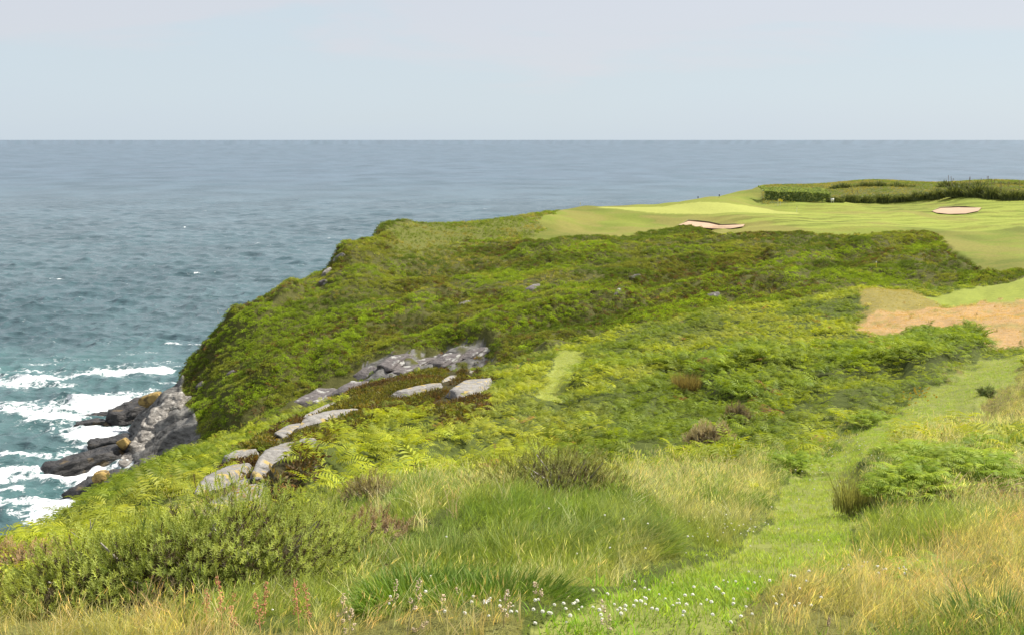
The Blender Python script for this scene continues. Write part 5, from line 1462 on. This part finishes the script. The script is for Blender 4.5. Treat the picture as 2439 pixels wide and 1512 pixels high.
M_LIPG = plain_mat('lip_turf', (0.17, 0.185, 0.04), 0.95, 0.2, 3)
bunker('long low sand bunker in front of the far green', P_BUNK1, [(1614, 538), (1640, 528), (1665, 530), (1690, 533), (1720, 540), (1750, 538), (1775, 536)], 300, 0.5)
bunker('oval sand bunker on the far right beneath the flax bushes', P_BUNK2, [(2219, 504), (2240, 497), (2270, 495.5), (2300, 495.3), (2338, 496)], 330, 0.5)

# flags, people, signs
def cyl(r_, h_, mat, name, parent, loc=(0, 0, 0), sides=8):
    o = obj(name, tube_mesh([(0, 0, 0), (0, 0, h_)], [r_, r_ * 0.8], mat, sides, name), parent); o.location = loc
    return o


M_FLAG = plain_mat('flag_yellow', (0.78, 0.60, 0.04), 0.8, 0.1, 4)
M_POLE = plain_mat('pole_white', (0.75, 0.75, 0.72), 0.5, 0.05, 4)
M_DARK = plain_mat('dark_cloth', (0.03, 0.035, 0.05), 0.9, 0.2, 6)
M_PALEC = plain_mat('pale_cloth', (0.5, 0.48, 0.44), 0.9, 0.1, 6)
M_SKIN = plain_mat('skin', (0.48, 0.30, 0.22), 0.6, 0.05, 6)
M_HUT = plain_mat('hut_wall', (0.74, 0.73, 0.70), 0.8, 0.06, 2)
M_ROOF = plain_mat('hut_roof', (0.20, 0.15, 0.12), 0.8, 0.15, 2)


def pennant(label, X, Y, hgt, fw, fh, seed):
    g = hit(X, Y, 300)
    root = empty('golf_flag', g, label, 'flag', 'yellow flags at the far green')
    cyl(0.06, hgt, M_POLE, 'pole', root)
    u_, v_ = np.meshgrid(np.linspace(0, 1, 9), np.linspace(0, 1, 5))
    V = np.stack([0.06 + u_ * fw, 0.12 * np.sin(u_ * 6 + seed) * u_, hgt - v_ * fh * (1 - 0.15 * u_)], -1).reshape(-1, 3)
    V2 = V + np.array([0, 0.02, 0])
    Q = quads(5, 9)
    obj('flag', mesh_data('flag', np.concatenate([V, V2]), [Q, Q[:, ::-1] + 45], M_FLAG), root)


pennant('yellow golf flag on its pole behind the far green', 1853, 490, 3.0, 1.3, 1.2, 0)
pennant('second yellow marker flag just right of the golf flag', 1859, 489, 2.5, 0.9, 1.0, 2)


def person(label, loc, pose, seed):
    """standing golfer: one skinned body; hair, shirt hem and club are its children"""
    root = empty('person', loc, label, 'person', 'golfers by the far green')
    J = {'pel': (0, 0, .95), 'sp': (0, .02, 1.2), 'ch': (0, .02, 1.4), 'nk': (0, 0, 1.52), 'hd': (0, -.02, 1.63), 'top': (0, 0, 1.75),
         'hl': (-.1, 0, .9), 'kl': (-.13, -.03, .5), 'al': (-.14, .02, .1), 'tl': (-.15, -.13, .04),
         'hr': (.1, 0, .9), 'kr': (.14, -.02, .5), 'ar': (.16, .03, .1), 'tr': (.18, -.12, .04),
         'sl': (-.19, .02, 1.4), 'el': (-.26, -.03 - pose, 1.15), 'wl': (-.12, -.2 - pose, .95), 'ml': (-.08, -.25 - pose, .88),
         'sr': (.19, .02, 1.4), 'er': (.26, -.03 - pose, 1.15), 'wr': (.1, -.2 - pose, .95), 'mr': (.05, -.25 - pose, .88)}
    rad = dict(pel=.15, sp=.14, ch=.16, nk=.06, hd=.1, top=.07, hl=.1, kl=.065, al=.045, tl=.04, hr=.1, kr=.065, ar=.045, tr=.04, sl=.07, el=.05, wl=.035, ml=.04, sr=.07, er=.05, wr=.035, mr=.04)
    E = [('pel', 'sp'), ('sp', 'ch'), ('ch', 'nk'), ('nk', 'hd'), ('hd', 'top'), ('pel', 'hl'), ('hl', 'kl'), ('kl', 'al'), ('al', 'tl'), ('pel', 'hr'), ('hr', 'kr'), ('kr', 'ar'), ('ar', 'tr'), ('ch', 'sl'), ('sl', 'el'), ('el', 'wl'), ('wl', 'ml'), ('ch', 'sr'), ('sr', 'er'), ('er', 'wr'), ('wr', 'mr')]
    ks = list(J); me = bpy.data.meshes.new('body')
    me.from_pydata([J[k] for k in ks], [(ks.index(a), ks.index(b)) for a, b in E], [])
    o = obj('body', me, root); mo = o.modifiers.new('skin', 'SKIN'); o.modifiers.new('smooth', 'SUBSURF').levels = 1
    for k, v in zip(ks, me.skin_vertices[0].data): v.radius = (rad[k], rad[k] * 0.8)
    me.skin_vertices[0].data[0].use_root = True
    me.materials.append(M_DARK)
    Vh, Qh = sphere_mesh(14, 10)
    f = obj('face', mesh_data('face', Vh * [.085, .09, .11], [Qh[:, ::-1]], M_SKIN, None, True), root); f.location = (0, -.035, 1.62)
    c = obj('cap', mesh_data('cap', np.concatenate([Vh * [.105, .11, .06], Vh * [.08, .09, .012] + [0, -.1, -.01]]), [Qh[:, ::-1], Qh[:, ::-1] + len(Vh)], M_PALEC, None, True), root); c.location = (0, -.01, 1.72)
    obj('golf_club', tube_mesh([(0, -.27 - pose, .88), (.1, -.45 - pose, .06)], [.012, .01], M_POLE, 5, 'golf_club'), root)
    return root


g = hit(1713, 471, 400); person('dark clothed golfer standing on the skyline left of the mound', g, 0.0, 0)
g = hit(1668, 472, 400); g.z -= 1.0; g.y += 6; person('golfer half hidden by the skyline, left of the first one', g, 0.1, 1)

# low white building far behind the flax
g = at(2225, 441, 585)
hut = empty('white_building', g, 'low white building with a flat brown roof beyond the bushes', 'building')
def box(x0, x1, y0, y1, z0, z1):
    V = np.array([(x, y, z) for z in (z0, z1) for y in (y0, y1) for x in (x0, x1)]); F = np.array([(0, 2, 3, 1), (4, 5, 7, 6), (0, 1, 5, 4), (2, 6, 7, 3), (0, 4, 6, 2), (1, 3, 7, 5)])
    return V, F
V, F = box(-3.4, 3.4, 0, 5, -2.5, 1.1); obj('wall', mesh_data('wall', V, [F], M_HUT), hut)
V, F = box(-1.6, 3.7, -0.3, 5.3, 1.102, 1.75); obj('roof', mesh_data('roof', V, [F], M_ROOF), hut)
V, F = box(-2.6, -1.7, -0.03, 0.05, 0.2, 0.9); obj('window', mesh_data('window', V, [F], M_DARK), hut)
# yellow framed board at the edge of the rough
g = hit(2040, 570, 300)
bd = empty('tee_sign', g, 'yellow framed board on two legs at the edge of the rough', 'sign')
for nm, b_ in [('leg', (-.62, -.5, -.06, .06, -.2, 1.4)), ('leg', (.5, .62, -.06, .06, -.2, 1.4)), ('frame_rail', (-.498, .498, -.05, .05, 1.2, 1.4)), ('frame_rail', (-.498, .498, -.05, .05, .45, .62))]:
    V, F = box(*b_); obj(nm, mesh_data(nm, V, [F], M_FLAG), bd)
V, F = box(-.495, .495, -.02, .02, .622, 1.198); obj('panel', mesh_data('panel', V, [F], M_BROWN), bd)
# white post box by the hedge end, pegs
g = hit(1982, 483, 420)
wb = empty('white_marker', g, 'small white marker board at the right end of the hedge', 'marker')
V, F = box(-.7, .7, -.1, .1, .7, 2.0); obj('board', mesh_data('board', V, [F], M_HUT), wb)
for x_ in (-.45, .35):
    V, F = box(x_, x_ + .12, -.07, .07, -.2, .698); obj('leg', mesh_data('leg', V, [F], M_HUT), wb)
for k, (X, Y, lab) in enumerate([(2086, 636, 'yellow peg in the rough below the framed board'), (1382, 488, 'orange peg on the seaward edge of the far green')]):
    g = hit(X, Y, 240)
    pg = empty('marker_peg', g, lab, 'peg', 'marker pegs')
    cyl(0.09, 1.1, M_FLAG, 'post', pg); cyl(0.13, 0.25, M_POLE, 'cap', pg, (0, 0, 1.1))
# pin of the near edge of the green
g = hit(1898, 505, 340); pn_ = empty('hole_pin', g, 'thin pin standing near the right edge of the far green', 'pin')
cyl(0.05, 2.1, M_POLE, 'pole', pn_); cyl(0.12, 0.3, M_DARK, 'pin_top', pn_, (0, 0, 2.1))
# lobster pot buoy
g = sea_hit(519, 748)
by = empty('buoy', g, 'small red and white pot buoy floating off the headland', 'buoy')
Vh, Qh = sphere_mesh(16, 10)
M_BUOY = plain_mat('buoy_red', (0.65, 0.12, 0.08), 0.5, 0.1, 3)
obj('float', mesh_data('float', Vh * [.5, .5, .42], [Qh[:, ::-1]], M_BUOY, None, True), by); cyl(0.07, 1.1, M_POLE, 'pole', by, (0, 0, 0.4))
